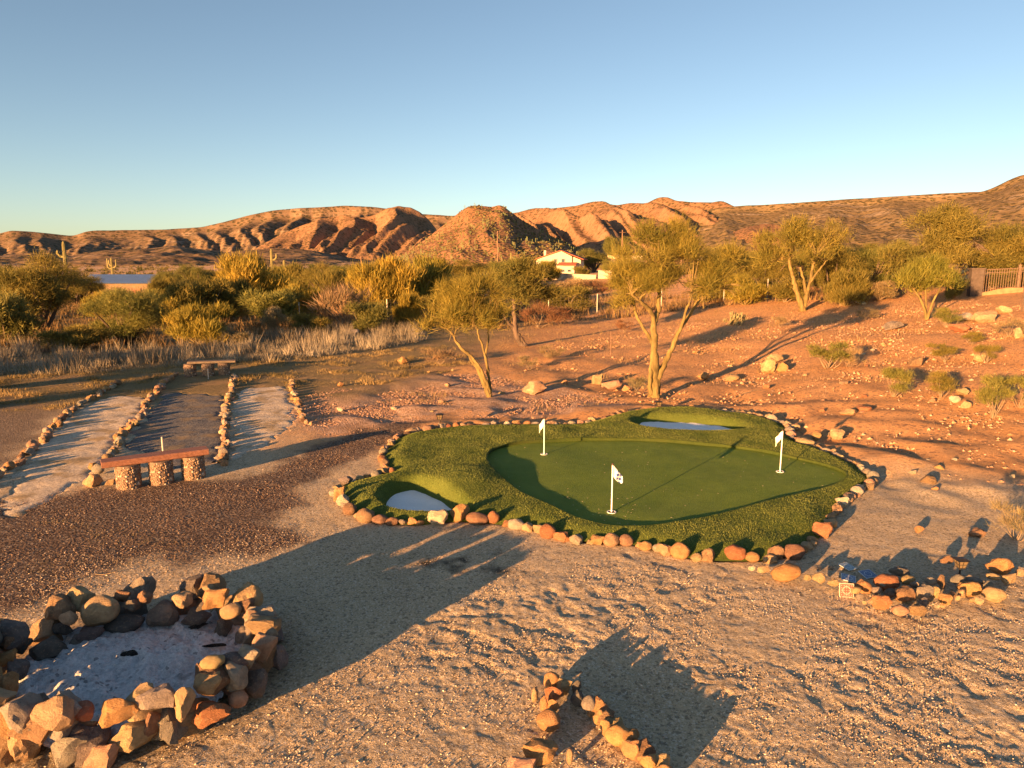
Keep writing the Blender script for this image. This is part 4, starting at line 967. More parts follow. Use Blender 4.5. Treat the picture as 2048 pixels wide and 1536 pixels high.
def tree(name, px, py, limbs, lobes_px, label, cat, leafcol, bark, n, per, length, width, seed, group=None, radius=0.15, base_scale=1.0, **kw):
    """limbs: lists of photograph spots with a depth offset; lobes: spot, half sizes in pixels"""
    g = W(px, py); s = ppm(g); Y = g.y; r = np.random.default_rng(seed)
    root = empty(name, g, label, cat, group); o0 = Vector(g)
    def P3(q): return Vector(at(q[0], q[1], Y + (q[2] if len(q) > 2 else 0))) - o0
    b = MB(); tips = []
    for li, (pts, r0, r1) in enumerate(limbs):
        P = [P3(q) for q in pts]
        P = [Vector(p) for p in smooth_poly(np.array([p[:] for p in P]), 2, False)]
        k = len(P); P = [p + Vector(r.normal(0, .10 * r1 + .006, 3)) if 0 < i < k - 1 else p for i, p in enumerate(P)]; b.tube(P, [(r0 + (r1 - r0) * (i / (k - 1)) ** 0.8) * (1 + .10 * r.normal()) * (1.25 if i == 0 and li == 0 else 1) for i in range(k)], 10); tips.append((P[-1], r1)); tips.append((P[int(k * .75)], r1 * 1.2))
    lobes = [(np.array(P3(l[:2] + (l[4] if len(l) > 4 else 0,))), (l[2] / s, (l[5] if len(l) > 5 else l[2] * 0.9) / s, l[3] / s)) for l in lobes_px]
    big = lobes; lobes = []
    for c, rd in big:                 # loose clumps instead of one smooth mass
        for q in range(4):
            dv = r.normal(size=3); dv /= np.linalg.norm(dv); lobes.append((c + dv * np.array(rd) * r.uniform(.45, .85), tuple(np.array(rd) * r.uniform(.34, .58))))
    me, Pc = slivers('crown', lobes, n, per, length, width, seed, **kw)
    for c, rd in lobes:
        for q in range(2):
            tgt = Vector(c) + Vector([r.uniform(-.5, .5) * k for k in rd]); tp, tr = min(tips, key=lambda t_: (t_[0] - tgt).length)
            b.tube(curve3(tp, tgt, (r.normal(0, .1), r.normal(0, .1), .12)), np.linspace(max(tr * .8, .012), .008, 6), 5, False)
    idx = r.choice(len(Pc), min(len(Pc), 260), replace=False)
    for i in idx:
        c = min(lobes, key=lambda l: np.linalg.norm(l[0] - Pc[i]))[0]; st = Vector(c) + Vector(r.normal(0, .15, 3)); b.tube(curve3(st, Vector(Pc[i]), (0, 0, -.05), 4), [.010, .008, .006, .004], 3, False)
    obj('trunk', b.mesh('trunk', True), bark, root)
    co = obj('crown', me, VEG, root); co.color = (*leafcol, 1)
    return root

tree('palo_verde_tree', 1308, 794, [
 ([(1308,797,0),(1310,768,0),(1308,735,0),(1308,708,-.05),(1309,680,-.1),(1306.5,654,-.1),(1311,633,-.05),(1318,621,0),(1318,595,.1),(1320,556,.15)], .15, .045),
 ([(1308,740),(1308,660,-.1),(1308,636,-.15),(1298,616,-.3),(1280,603,-.4),(1264,588,-.5)], .085, .03),
 ([(1308,700),(1305,684,.05),(1286,656,.2),(1274,633,.3),(1268,614,.4),(1266,590,.45)], .065, .025),
 ([(1312,780),(1318,750),(1328,729,.1),(1342,703,.15),(1352,675,.2),(1365,651,.25),(1382,623,.3),(1401,600,.35),(1434,576,.4)], .10, .028),
 ([(1352,675,.2),(1365,649,.1),(1370,623,0),(1382,600,-.1),(1384,575,-.1)], .05, .02),
 ([(1382,623,.3),(1396,598,.5),(1420,590,.6)], .03, .015),
 ([(1302,790,-.05),(1300,765,-.1),(1302,735,-.05),(1308,712,0)], .07, .05), ([(1316,792,.1),(1318,760,.08),(1312,735,0)], .06, .04)],
 [(1318,512,62,50),(1295,545,50,42,-.4),(1345,540,48,45,.3),(1262,568,42,40,-.2),(1400,545,52,45,.2),(1440,560,40,34,.3),(1365,500,40,34,.4),(1290,500,40,36,.3),(1325,575,45,30,-.5),(1245,590,28,26,0),(1390,585,40,28,-.2),(1228,560,38,36,.2),(1468,565,34,28,.3),(1335,478,44,30,.1),(1442,528,42,34,.5),(1250,530,36,30,.5)],
 'tall palo verde with forked yellow-green trunks behind the far bunker', 'tree', (0.215, 0.19, 0.042), BARK_PALO, 1120, 22, .32, .011, 21, gap=.38, up=.45, clus=.11)
tree('palo_verde_tree', 981, 798, [
 ([(981,800),(971,772),(960,743,.05),(946,724,.1),(935,707,.15),(925,699,.15),(912,685,.2),(908,672,.2),(895,658,.3)], .085, .022),
 ([(980,790),(978,775,-.05),(966,748,-.1),(956,727,-.08),(938,709,.1)], .05, .03),
 ([(981,785),(980,771,.05),(976,746,.1),(971,712,.1),(976,684,.1),(976,660,.15)], .05, .02),
 ([(976,746,.1),(974,729,0),(965,692,-.15),(956,668,-.2),(952,652,-.2)], .042, .018)],
 [(925,618,52,44),(960,610,48,46,.2),(890,640,44,36,0),(985,640,32,34,.1),(865,650,28,26,.2),(930,650,44,28,-.3),(990,600,30,32,.3),(905,590,36,28,.2),(945,578,38,24,0)],
 'smaller palo verde leaning left with several slim yellow trunks', 'tree', (0.225, 0.195, 0.042), BARK_PALO, 640, 22, .32, .011, 22, gap=.36, up=.5, clus=.11)
tree('mesquite_tree', 1047, 692, [
 ([(1047,694),(1036,678),(1030,657),(1029,630),(1027,600),(1030,575)], .17, .06), ([(1043,690),(1032,672),(1030,655),(1014,645,-.2),(1006,625,-.3)], .10, .04), ([(1029,630),(1042,605,.3),(1062,585,.5)], .07, .03), ([(1056,694),(1045,682),(1036,668)], .08, .08)],
 [(1035,560,40,36),(1010,575,36,32,-.5),(1065,570,42,36,.4),(1040,600,40,28,-.6),(1085,590,30,28,.5),(1050,545,32,22,.3),(990,560,30,30,.6)],
 'dark-trunked mesquite just behind the leaning palo verde', 'tree', (0.165, 0.155, 0.042), BARK_MESQ, 620, 22, .26, .026, 23, gap=.42, up=.3)
tree('palo_verde_tree', 1606, 622, [
 ([(1606,624),(1600,602),(1592,580),(1586,556),(1582,540),(1578,516)], .20, .06), ([(1606,622),(1612,594),(1608,560,.3),(1600,535,.4)], .12, .05), ([(1608,615),(1614,590),(1619,567,-.3),(1625,535,-.4),(1632,512,-.4)], .13, .05), ([(1619,567,-.3),(1634,545,-.6),(1650,525,-.8)], .07, .03)],
 [(1580,490,40,32),(1610,470,44,28,.4),(1640,485,42,32,.3),(1560,510,28,24,-.4),(1625,515,38,26,-.8),(1660,505,26,28,.2),(1595,455,30,18,.2),(1655,465,24,18,.6),(1540,492,36,30,.2),(1522,515,28,22,-.2),(1675,480,28,24,.4)],
 'bare-stemmed palo verde on the slope with a flat sparse crown', 'tree', (0.20, 0.178, 0.04), BARK_PALO, 620, 20, .36, .023, 24, gap=.5, clus=.2)
tree('palo_verde_tree', 1853, 640, [
 ([(1853,642),(1848,615),(1838,592),(1822,572)], .07, .025), ([(1853,640),(1852,610,.2),(1851,580,.2)], .06, .025), ([(1854,640),(1862,612,-.2),(1872,590,-.3),(1886,565,-.3)], .06, .025), ([(1848,615),(1840,600,.4),(1845,575,.5)], .04, .02)],
 [(1850,555,40,32),(1822,568,30,24,-.3),(1878,555,30,30,-.3),(1850,575,42,18,0),(1865,535,28,22,.3),(1832,540,26,20,.4)],
 'vase-shaped green bush on many thin stems left of the iron fence', 'tree', (0.185, 0.19, 0.038), BARK_PALO, 420, 20, .36, .020, 25, gap=.38, up=.9)

tree('mesquite_tree', 1900, 582, [
 ([(1900,586),(1896,560),(1885,530,.4),(1878,500,.6),(1870,475,.6)], .20, .06), ([(1902,584),(1910,555,-.3),(1928,525,-.5),(1945,495,-.5),(1950,465,-.3)], .17, .05), ([(1896,565),(1868,545,-.6),(1840,520,-.8),(1815,510,-.8)], .11, .04), ([(1910,555),(1950,540,.6),(1990,510,.9),(2020,490,1)], .11, .04)],
 [(1878,468,58,36),(1930,450,58,32,.6),(1838,500,46,38,-.6),(1985,470,55,38,.8),(1800,528,42,30,-.8),(2035,482,48,36,1),(1900,520,70,34,-.8),(1960,520,60,30,-.6),(1855,545,46,22,-1.2),(2010,525,50,26,-.4),(1905,430,34,16,.5)],
 'biggest mesquite, spreading above the iron fence', 'tree', (0.165, 0.15, 0.04), BARK_MESQ, 2300, 18, .36, .030, 26, gap=.3, up=.3, clus=.25)

# ---- kinds of tree and bush that come again and again
def proto(kind, seed):
    r = np.random.default_rng(seed); b = MB()
    if kind == 'mesquite':            # 4 m tall, 5.4 m wide
        lobes = [(np.array([r.uniform(-1.9, 1.9), r.uniform(-1.7, 1.7), r.uniform(1.1, 3.5)]), (r.uniform(.45, .85), r.uniform(.45, .85), r.uniform(.35, .6))) for _ in range(24)]
        lobes = [(c * [1, 1, 1] - [0, 0, .22 * np.hypot(c[0], c[1])], d) for c, d in lobes]
        me, Pc = slivers('crown', lobes, 2600, 12, .27, .027, seed, up=.3, gap=.42, clus=.24); bark = BARK_MESQ; r0 = .13; nst = 5
    elif kind == 'yellow':            # dense upright twigs to the ground, 3 m tall, 3.2 m wide
        lobes = [(np.array([r.uniform(-1.1, 1.1), r.uniform(-1.1, 1.1), r.uniform(.4, 2.4)]), (r.uniform(.3, .6), r.uniform(.3, .6), r.uniform(.35, .65))) for _ in range(20)]
        me, Pc = slivers('crown', lobes, 1000, 13, .46, .042, seed, up=1.0, out=.5, rnd=.4, gap=.2, clus=.2); bark = BARK_PALO; r0 = .07; nst = 6
    elif kind == 'round':             # rounded grey-green bush to the ground, 2 m tall, 2.6 m wide
        lobes = [(np.array([r.uniform(-.9, .9), r.uniform(-.9, .9), r.uniform(.25, 1.5)]), (r.uniform(.25, .5), r.uniform(.25, .5), r.uniform(.25, .45))) for _ in range(18)]
        me, Pc = slivers('crown', lobes, 950, 12, .25, .038, seed, up=.5, gap=.2, clus=.16); bark = BARK_TWIG; r0 = .04; nst = 6
    elif kind == 'creosote':          # upright stems with leaves toward the ends, 1 m tall
        lobes = [(np.array([r.uniform(-.38, .38), r.uniform(-.38, .38), r.uniform(.28, .85)]), (r.uniform(.13, .2), r.uniform(.13, .2), r.uniform(.18, .28))) for _ in range(13)]
        lobes = [(c * [.45 + .65 * c[2], .45 + .65 * c[2], 1], d) for c, d in lobes]
        me, Pc = slivers('crown', lobes, 420, 10, .10, .016, seed, up=.8, out=.5, rnd=.45, gap=.15, clus=.06); bark = BARK_TWIG; r0 = .014; nst = 12
    elif kind == 'dead':              # bare tan twigs, 1 m tall
        lobes = [(np.array([r.uniform(-.4, .4), r.uniform(-.4, .4), r.uniform(.25, .8)]), (.25, .25, .22)) for _ in range(8)]
        me, Pc = slivers('crown', lobes, 160, 8, .26, .012, seed, up=.9, out=.7, rnd=.4, gap=.2, clus=.05); bark = BARK_TWIG; r0 = .014; nst = 14
    base = [Vector((r.normal(0, r0), r.normal(0, r0), -.1)) for _ in range(nst)]
    for i, (c, d) in enumerate(lobes):
        st = base[i % nst]; b.tube(curve3(st, Vector(c), (r.normal(0, .12) - c[0] * .15, r.normal(0, .12) - c[1] * .15, -.05 * c[2]), 7), np.linspace(r0, r0 * .3, 7), 5, False)
        for q in range(4):
            j = r.integers(len(Pc)); k = np.argmin([np.linalg.norm(l[0] - Pc[j]) for l in lobes]); b.tube(curve3(Vector(lobes[k][0]), Vector(Pc[j]), (0, 0, -.03), 4), np.linspace(r0 * .3, r0 * .12, 4), 3, False)
    return me, b.mesh('trunk', True), bark
PROTO = {(k, i): proto(k, 500 + 10 * j + i) for j, k in enumerate(('mesquite', 'yellow', 'round', 'creosote', 'dead')) for i in range(3)}
SIZE = {'mesquite': (4.0, 5.4), 'yellow': (3.1, 3.2), 'round': (2.0, 2.6), 'creosote': (1.05, 1.0), 'dead': (1.0, 1.1)}
NAMES = {'mesquite': ('mesquite_tree', 'tree'), 'yellow': ('palo_verde_bush', 'bush'), 'round': ('desert_bush', 'bush'), 'creosote': ('creosote_bush', 'bush'), 'dead': ('dry_bush', 'bush')}
COL = {'olive': (.185, .162, .043), 'yellow': (.26, .222, .044), 'dark': (.150, .150, .046), 'green': (.175, .178, .050), 'tan': (.30, .23, .13), 'pinkish': (.28, .195, .12), 'gold': (.30, .235, .044), 'rust': (.22, .115, .065), 'grey': (.23, .20, .12)}
cnt = [0]
def plant(kind, px, py, wpx, hpx, col, label, group=None, p=None, sx=None, sz=None, seed=None):
    i = cnt[0]; cnt[0] += 1; me, tr, bark = PROTO[(kind, i % 3)]
    if p is None:
        p = W(px, py); s = ppm(p); sz = hpx / s / SIZE[kind][0]; sx = wpx / s / SIZE[kind][1]
    nm, cat = NAMES[kind]
    root = empty(nm, p, label, cat, group, (i * 2.399) % 6.283); root.scale = (sx, sx, sz)
    obj('trunk', tr, bark, root); c = obj('crown', me, VEG, root); c.color = (*COL[col], 1)
    return root
G1, G2, G3 = 'trees and bushes of the thicket', 'bushes on the right slope', 'trees along the far side of the slope'
for q in [
 ('round',8,692,140,120,'dark','dark bush cut off by the left edge below the shed'),('mesquite',84,662,205,162,'olive','big olive mesquite left of the shed'),('mesquite',252,688,180,125,'green','broad mesquite with dark forked trunk in front of the shed'),
 ('yellow',40,640,140,105,'olive','olive bush at the left edge behind the dark one'),('yellow',400,690,118,80,'yellow','low yellow-green bush right of the broad mesquite'),('round',400,645,110,92,'olive','rounded olive bush right of the shed'),
 ('mesquite',405,602,92,82,'dark','dark tree behind the rounded bush right of the shed'),('yellow',510,628,128,118,'gold','golden bush under the armed saguaro'),('round',555,650,125,75,'green','green bush in front of the golden one'),
 ('yellow',590,600,90,72,'olive','olive bush behind and right of the golden one'),('mesquite',655,610,120,88,'olive','olive tree in the middle of the thicket'),('dead',690,660,120,90,'pinkish','pinkish dry bush before the bright yellow bushes'),
 ('round',625,668,80,46,'olive','low olive bush left of the pinkish dry one'),('creosote',552,676,55,58,'grey','small pale bush standing alone in the dry grass'),('yellow',770,636,120,122,'gold','brightest yellow bush of the thicket, left half'),
 ('yellow',838,625,125,112,'yellow','yellow bush adjoining the brightest one on its right'),('yellow',815,655,55,68,'gold','small golden bush at the foot of the bright yellow ones'),('round',735,665,90,65,'dark','dark green bush in the shade below the bright yellow ones'),
 ('round',880,640,80,62,'olive','olive bush between the yellow bushes and the leaning tree'),('mesquite',925,575,130,58,'olive','low olive tree far behind the leaning tree'),('mesquite',1000,568,110,50,'green','green tree before the foot of the cone hill'),
 ('mesquite',610,600,110,80,'green','green tree behind the olive bush in the middle of the thicket'),('mesquite',740,590,110,72,'olive','olive tree behind the brightest yellow bush'),('mesquite',340,590,90,52,'dark','dark tree right behind the shed'),('mesquite',900,600,100,70,'olive','olive tree right of the yellow bushes'),
 ('yellow',455,640,90,80,'olive','olive bush between the rounded one and the golden bush'),('yellow',600,640,80,72,'yellow','yellow-green bush right of the green one'),('yellow',680,625,90,84,'olive','feathery olive bush behind the pinkish dry one'),('yellow',350,650,80,60,'yellow','yellow-green bush at the right foot of the broad mesquite'),('yellow',210,640,90,58,'yellow','yellow-green bush showing below the shed'),('mesquite',160,610,110,70,'olive','olive tree close behind the big mesquite at the left end of the shed'),('yellow',915,650,80,60,'yellow','yellow-green bush seen left of the leaning crown'),
 ('round',470,690,60,30,'grey','greyish low bush in the dry grass beyond the far bench'),('yellow',330,610,70,56,'olive','olive bush just right of the shed'),('round',160,700,110,50,'olive','low bush below the big olive mesquite'),
 ('mesquite',690,575,90,50,'green','green tree at the back of the thicket near the pole'),('mesquite',470,575,80,46,'dark','dark tree at the back left of the golden bush'),('yellow',560,575,70,42,'yellow','distant yellow bush below the second saguaro'),
 ('round',960,650,90,60,'olive','olive bush glimpsed behind the leaning tree'),('dead',1075,655,75,45,'rust','rust-red dry brush by the first fence post'),('dead',1120,648,60,34,'rust','low rusty brush right of the first fence post'),
 ('round',1135,625,90,55,'olive','sparse olive bush between the two middle fence posts'),('dead',1060,615,70,36,'rust','reddish brush before the white house on its left'),('round',1150,590,90,34,'tan','brownish brush below the white house'),
 ('dead',1210,592,80,30,'rust','reddish brush below the garden wall'),('mesquite',1188,545,62,54,'dark','dark round tree at the right of the white house'),('yellow',1100,562,44,40,'yellow','small yellow tree hiding the left of the white house'),('round',1060,565,60,40,'green','green bush at the left of the white house'),
 ('mesquite',1236,530,60,64,'green','grey-green tree behind the crown of the tall palo verde'),('yellow',1040,560,50,40,'olive','olive bush farther left of the white house')]:
    plant(*q, G1)
for q in [
 ('mesquite',1455,600,140,120,'olive','thick olive tree right of the tall palo verde'),('mesquite',1530,592,120,100,'olive','olive tree behind the bare-stemmed palo verde on its left'),('mesquite',1665,604,130,130,'olive','olive tree behind the bare-stemmed palo verde on its right'),
 ('mesquite',1735,588,120,105,'green','green tree left of the biggest mesquite'),('mesquite',2055,566,170,125,'olive','mesquite cut off by the right edge behind the iron fence'),
 ('yellow',1690,612,80,70,'olive','drooping olive bush right of the bare-stemmed palo verde'),('round',1905,600,48,46,'dark','small dark bush beside the pillar of the iron fence'),('mesquite',1790,575,110,92,'olive','olive tree left behind the vase-shaped bush'),
 ('mesquite',1555,570,120,80,'olive','olive tree behind the thick one right of the tall palo verde'),('mesquite',1640,575,120,92,'green','green tree showing between the stems of the bare-stemmed palo verde'),('mesquite',1710,568,130,92,'olive','olive tree in the row behind the green one'),('mesquite',1770,562,120,84,'green','green tree in the back row left of the biggest mesquite'),('mesquite',1480,572,110,78,'olive','olive tree in the back row behind the yellowish bush'),
 ('yellow',1490,610,80,62,'yellow','yellowish bush left of the bare-stemmed palo verde'),('round',1570,604,80,50,'olive','low olive bush at the foot of the bare-stemmed palo verde'),('mesquite',1600,560,120,66,'green','green tree far behind the bare-stemmed palo verde'),
 ('round',1985,578,60,36,'dark','dark bush seen through the pickets of the iron fence'),('round',2030,574,60,36,'dark','dark bush behind the iron fence at the right edge'),('round',1760,600,70,40,'tan','brownish bush under the far trees'),('yellow',1410,606,70,50,'olive','bush seen under the right limbs of the tall palo verde')]:
    plant(*q, G3)
for q in [
 ('creosote',1655,738,80,50,'green','creosote with twisted bare side stems in the middle of the slope'),('creosote',1786,792,66,56,'green','creosote nearest the green on the right slope'),('creosote',1882,796,66,52,'olive','creosote second from the right edge beside the rubble'),
 ('creosote',1986,835,70,78,'green','tallest creosote near the right edge'),('creosote',2038,816,66,64,'green','creosote cut off by the right edge'),('creosote',1897,655,56,40,'green','creosote below the small dark bush of the fence'),('creosote',1890,722,56,32,'olive','low olive creosote in the upper slope'),
 ('creosote',1972,724,46,34,'olive','creosote beside the tan rock high on the right'),('dead',2015,672,56,34,'tan','dry bush below the large tan boulder'),('dead',2030,1080,85,66,'grey','leafless bush at the right edge above the stone heap'),('dead',1272,784,44,30,'grey','grey-green spiny clump left of the big tree'),
 ('dead',1730,640,40,24,'tan','dry clump on the upper slope under the far trees'),('creosote',1945,690,40,26,'olive','small creosote among the boulders'),('dead',1560,655,34,22,'tan','dry clump below the bare-stemmed palo verde'),('dead',1100,720,50,26,'tan','dry clump between the leaning tree and the road'),
 ('dead',1060,738,44,26,'grey','greyish weed clump right of the leaning tree'),('dead',880,728,80,30,'pinkish','pinkish dry clump below the leaning crown'),('dead',1250,665,34,24,'rust','rusty clump left of the tall palo verde'),('dead',1700,735,50,40,'tan','bare bush right of the twisted creosote')]:
    plant(*q, G2)
# mesquites beside the yard, out of the picture on the left; their long shadows reach across the dry grass
for k, (x, y, s) in enumerate(((-17.6, 20.6, .48), (-16.0, 17.8, .50), (-19.8, 20, .5), (-21.5, 23.5, .5), (-14.6, 15.4, .46))):
    plant('mesquite', 0, 0, 0, 0, 'olive', ('second nearest', 'third nearest', 'second farthest', 'farthest', 'nearest')[k] + ' of the low mesquites beside the left edge of the picture', 'mesquites left of the lanes', Vector((x, y, float(base_z(x, y)))), s, s * 0.9)

# cholla, prickly pear, saguaros
m_cholla = plain('cholla_spines', (0.24, 0.20, 0.10), 0.9, 0.3, 30, 0.6)
g = W(1463, 650); s = ppm(g); b = MB(); r = np.random.default_rng(3)
def cholla(p, d, L, rad, lev):
    e_ = p + d * L; b.tube([p, (p + e_) / 2 + Vector(r.normal(0, .01, 3)), e_], [rad * .8, rad, rad * .7], 6)
    if lev:
        for _ in range(r.integers(2, 4)):
            nd = (d + Vector(r.normal(0, .55, 3)) + Vector((0, 0, .25))).normalized(); cholla(p + d * L * r.uniform(.55, 1), nd, L * .8, rad * .85, lev - 1)
for k in range(9): cholla(Vector((r.normal(0, .15), r.normal(0, .15), -.05)), Vector((r.normal(0, .5), r.normal(0, .5), 1)).normalized(), .30, .035, 3)
tag(obj('cholla_cactus', b.mesh('cholla_cactus', True), m_cholla, loc=g), 'pale branching cholla on the slope right of the tall palo verde', 'cactus')
g = W(1165, 588); b = MB(); V, F = ICO2, ICOF2
for k in range(26):
    c = r.normal(0, .8, 3) * [1.1, .6, 0] + [0, 0, r.uniform(.2, 1.1)]; a = r.uniform(0, 3.14); Q = V * [.28, .07, .34]; X = Q[:, 0] * math.cos(a) - Q[:, 1] * math.sin(a); Yq = Q[:, 0] * math.sin(a) + Q[:, 1] * math.cos(a)
    b.add(np.stack([X, Yq, Q[:, 2]], 1) + c, F.tolist())
tag(obj('prickly_pear', b.mesh('prickly_pear', True), plain('prickly_pear_pads', (0.26, 0.24, 0.10), 0.8), loc=g), 'prickly pear clump below the white house', 'cactus')
t = NT('saguaro_ribs', 0.85, 0.2); n1 = t.noise(2, 4); m_sagn = t.out(t.mix(t.ramp(n1, .3, .7), (0.17, 0.15, 0.06), (0.27, 0.23, 0.10)))
def ribbed(b, pts, rad, n=22):
    i0 = len(b.v); b.tube(pts, rad, n)
    P = [Vector(p) for p in pts]
    for k in range(len(pts)):
        for j in range(0, n, 2):
            idx = i0 + k * n + j; b.v[idx] = tuple(P[k] + (Vector(b.v[idx]) - P[k]) * 0.78)
def saguaro(px, top, d, label, arms, rad=.2):
    x, y, zt = at(px, top, d); z0 = float(base_z(x, y)); h = zt - z0; b = MB(); root = empty('saguaro', (x, y, z0), label, 'cactus', 'saguaros among the trees')
    ribbed(b, [(0, 0, -.2), (0, 0, h * .5), (0, 0, h * .93), (0, 0, h * .98), (0, 0, h)], [rad * .85, rad, rad * .9, rad * .6, rad * .15]); obj('column', b.mesh('column', True), m_sagn, root)
    for sx, z1, z2, o in arms:
        b = MB(); ribbed(b, [(0, 0, h * z1), (sx * o * .6, 0, h * z1 + .02), (sx * o, 0, h * z1 + .35), (sx * o, 0, h * z2 - .1), (sx * o, 0, h * z2)], [rad * .6, rad * .65, rad * .68, rad * .6, rad * .15], 14); obj('arm', b.mesh('arm', True), m_sagn, root)
saguaro(126, 482, 80, 'tall saguaro column rising above the big mesquite at the left', [(-1, .72, .84, .75)], .19)
saguaro(222, 515, 130, 'many-armed saguaro just left above the shed roof', [(-1, .55, .97, .75), (1, .6, .92, .8), (-1, .68, .9, .45)], .19)
saguaro(542, 497, 95, 'saguaro with one raised arm above the golden bush', [(1, .72, .88, .65)], .18)
saguaro(568, 520, 100, 'shorter plain saguaro right of the one with a raised arm', [], .2)
saguaro(1022, 505, 260, 'far saguaro at the foot of the cone hill', [(1, .5, .8, .8)], .3)

# ---- dry grass
def patch(name, pts, n, h, w, label, cols, seed, clump=0.7, lean=0.7):
    r = np.random.default_rng(seed); poly = poly_w(pts); q = r.uniform(poly.min(0), poly.max(0), (n * 4, 2)); q = q[sdf(poly, q[:, 0], q[:, 1]) < 0]
    q = q[fbm(q[:, 0] / clump, q[:, 1] / clump, 3, seed) > r.uniform(-.3, .5, len(q))][:n]
    ti = np.clip(.5 + .5 * fbm(q[:, 0] / 2.2, q[:, 1] / 2.2, 2, seed + 2) + r.normal(0, .2, len(q)), 0, 1)
    hv = 0.4 + 0.9 * sstep(-.3, .4, fbm(q[:, 0] / 1.5, q[:, 1] / 1.5, 2, seed + 4))
    P = np.column_stack([q, base_z(q[:, 0], q[:, 1]) - .02])
    me = blades(name, P, h * hv, w, lean, ti, seed)
    return tag(obj(name, me, leaf_mat(name + '_blades', *cols, trans=.25)), label, 'grass', kind='stuff')
patch('dry_grass', [(-500,760),(-300,670),(0,690),(200,705),(420,690),(560,672),(700,660),(840,655),(860,680),(760,700),(640,715),(560,725),(330,735),(150,750),(0,752)], 40000, .42, .022, 'tall pale dry grass in front of the thicket', ((0.16, 0.13, 0.09), (0.46, 0.40, 0.31)), 71, 0.8)
patch('short_dry_grass', [(-400,830),(-300,745),(300,735),(640,712),(900,690),(960,730),(760,770),(590,775),(560,765),(470,772),(470,745),(350,745),(310,790),(230,785),(120,820)], 70000, .085, .016, 'short olive and straw grass beyond the lanes', ((0.13, 0.105, 0.04), (0.46, 0.32, 0.15)), 72, .6)
patch('slope_weeds', [(1000,760),(1000,640),(1500,610),(1900,600),(2100,640),(2100,830),(1700,760),(1350,780)], 16000, .10, .016, 'dry weeds scattered over the slope', ((0.14, 0.10, 0.04), (0.36, 0.25, 0.12)), 73, .5)
patch('scree_weeds', [(620,850),(700,780),(960,750),(1240,790),(1240,815),(1000,830),(800,835)], 5000, .06, .010, 'dry weeds among the rubble', ((0.16, 0.12, 0.05), (0.38, 0.27, 0.13)), 74, .5)
patch('yard_weeds', [(0,1180),(0,1020),(500,1100),(640,1090),(1000,1120),(1040,1180),(700,1120),(300,1150)], 3500, .035, .006, 'sparse straw bits on the gravel behind the fire pit', ((0.16, 0.14, 0.05), (0.45, 0.34, 0.18)), 75, .35, 2.5)
patch('thicket_undergrowth', [(-500,690),(-400,610),(0,600),(400,598),(700,598),(1000,600),(1250,598),(1400,592),(1800,575),(1800,592),(1450,612),(1200,640),(1000,660),(880,650),(700,668),(500,680),(250,705)], 45000, .45, .05, 'brown undergrowth between the trees', ((0.09, 0.065, 0.03), (0.28, 0.18, 0.08)), 76, 1.6)
# ------------------------------------------------------------------ buildings
m_stucco = plain('cream_stucco', (0.50, 0.43, 0.32), 0.95, 0.08, 4, 0.2)
m_roof = plain('red_roof_tiles', (0.36, 0.11, 0.06), 0.9, 0.25, 6, 0.4)
m_pane = plain('window_glass', (0.04, 0.05, 0.07), 0.15, 0.2, 3, 0, 0, 0.5)
m_frame = plain('window_frame', (0.35, 0.30, 0.25), 0.7)
D = 190.0
hp = at(1112, 548, D); hz = float(base_z(hp[0], hp[1])); house = empty('white_house', (hp[0], hp[1], hz), 'white two-storey house with red tiled roofs below the cone hill', 'house', rotz=R(-12))
sc = D / FPX                            # metres for one photograph pixel at the house
def hx(px): return (px - 1112) * sc
def hzv(py): return float(at(1112, py, D)[2]) - hz
m = MB(); x0, x1, xp = hx(1072), hx(1143), hx(1121); zb = -0.6; ze = hzv(519); zp = hzv(502); dep = 9.0
front = [(x0, 0, zb), (x1, 0, zb), (x1, 0, hzv(513)), (xp, 0, zp), (x0, 0, ze)]
m.prism(front, (0, dep, 0)); obj('wall', m.mesh('wall'), m_stucco, house)
def slab(a, b2, t=0.22, over=0.5, d=dep, y0=0.0):
    a = Vector(a); b2 = Vector(b2); n = Vector((-(b2.z - a.z), 0, b2.x - a.x)).normalized()
    k = MB(); k.prism([tuple(a + n * .03 + Vector((0, y0 - over, 0))), tuple(b2 + n * .03 + Vector((0, y0 - over, 0))), tuple(b2 + n * t + Vector((0, y0 - over, 0))), tuple(a + n * t + Vector((0, y0 - over, 0)))], (0, d + 2 * over, 0)); return k.mesh('roof')
obj('roof', slab((x0 - .9, 0, ze - .25), (xp, 0, zp)), m_roof, house)
obj('roof', slab((xp, 0, zp), (hx(1166), 0, hzv(520))), m_roof, house)
m = MB(); m.prism([(x1 - .02, .6, zb), (hx(1160), .6, zb), (hx(1160), .6, hzv(520)), (x1 - .02, .6, hzv(512.8))], (0, dep - 1.2, 0)); obj('wall', m.mesh('wall'), m_stucco, house)
m = MB(); m.box(((hx(1121) + hx(1151)) / 2, -1.6, (hzv(532) + zb) / 2), (hx(1151) - hx(1121), 3.18, hzv(532) - zb)); obj('porch_wall', m.mesh('porch_wall'), m_stucco, house)
k = MB(); k.prism([(hx(1118), .0, hzv(526)), (hx(1154), .0, hzv(526)), (hx(1154), -3.6, hzv(531.5)), (hx(1118), -3.6, hzv(531.5))], (0, 0, .2)); obj('porch_roof', k.mesh('porch_roof'), m_roof, house)
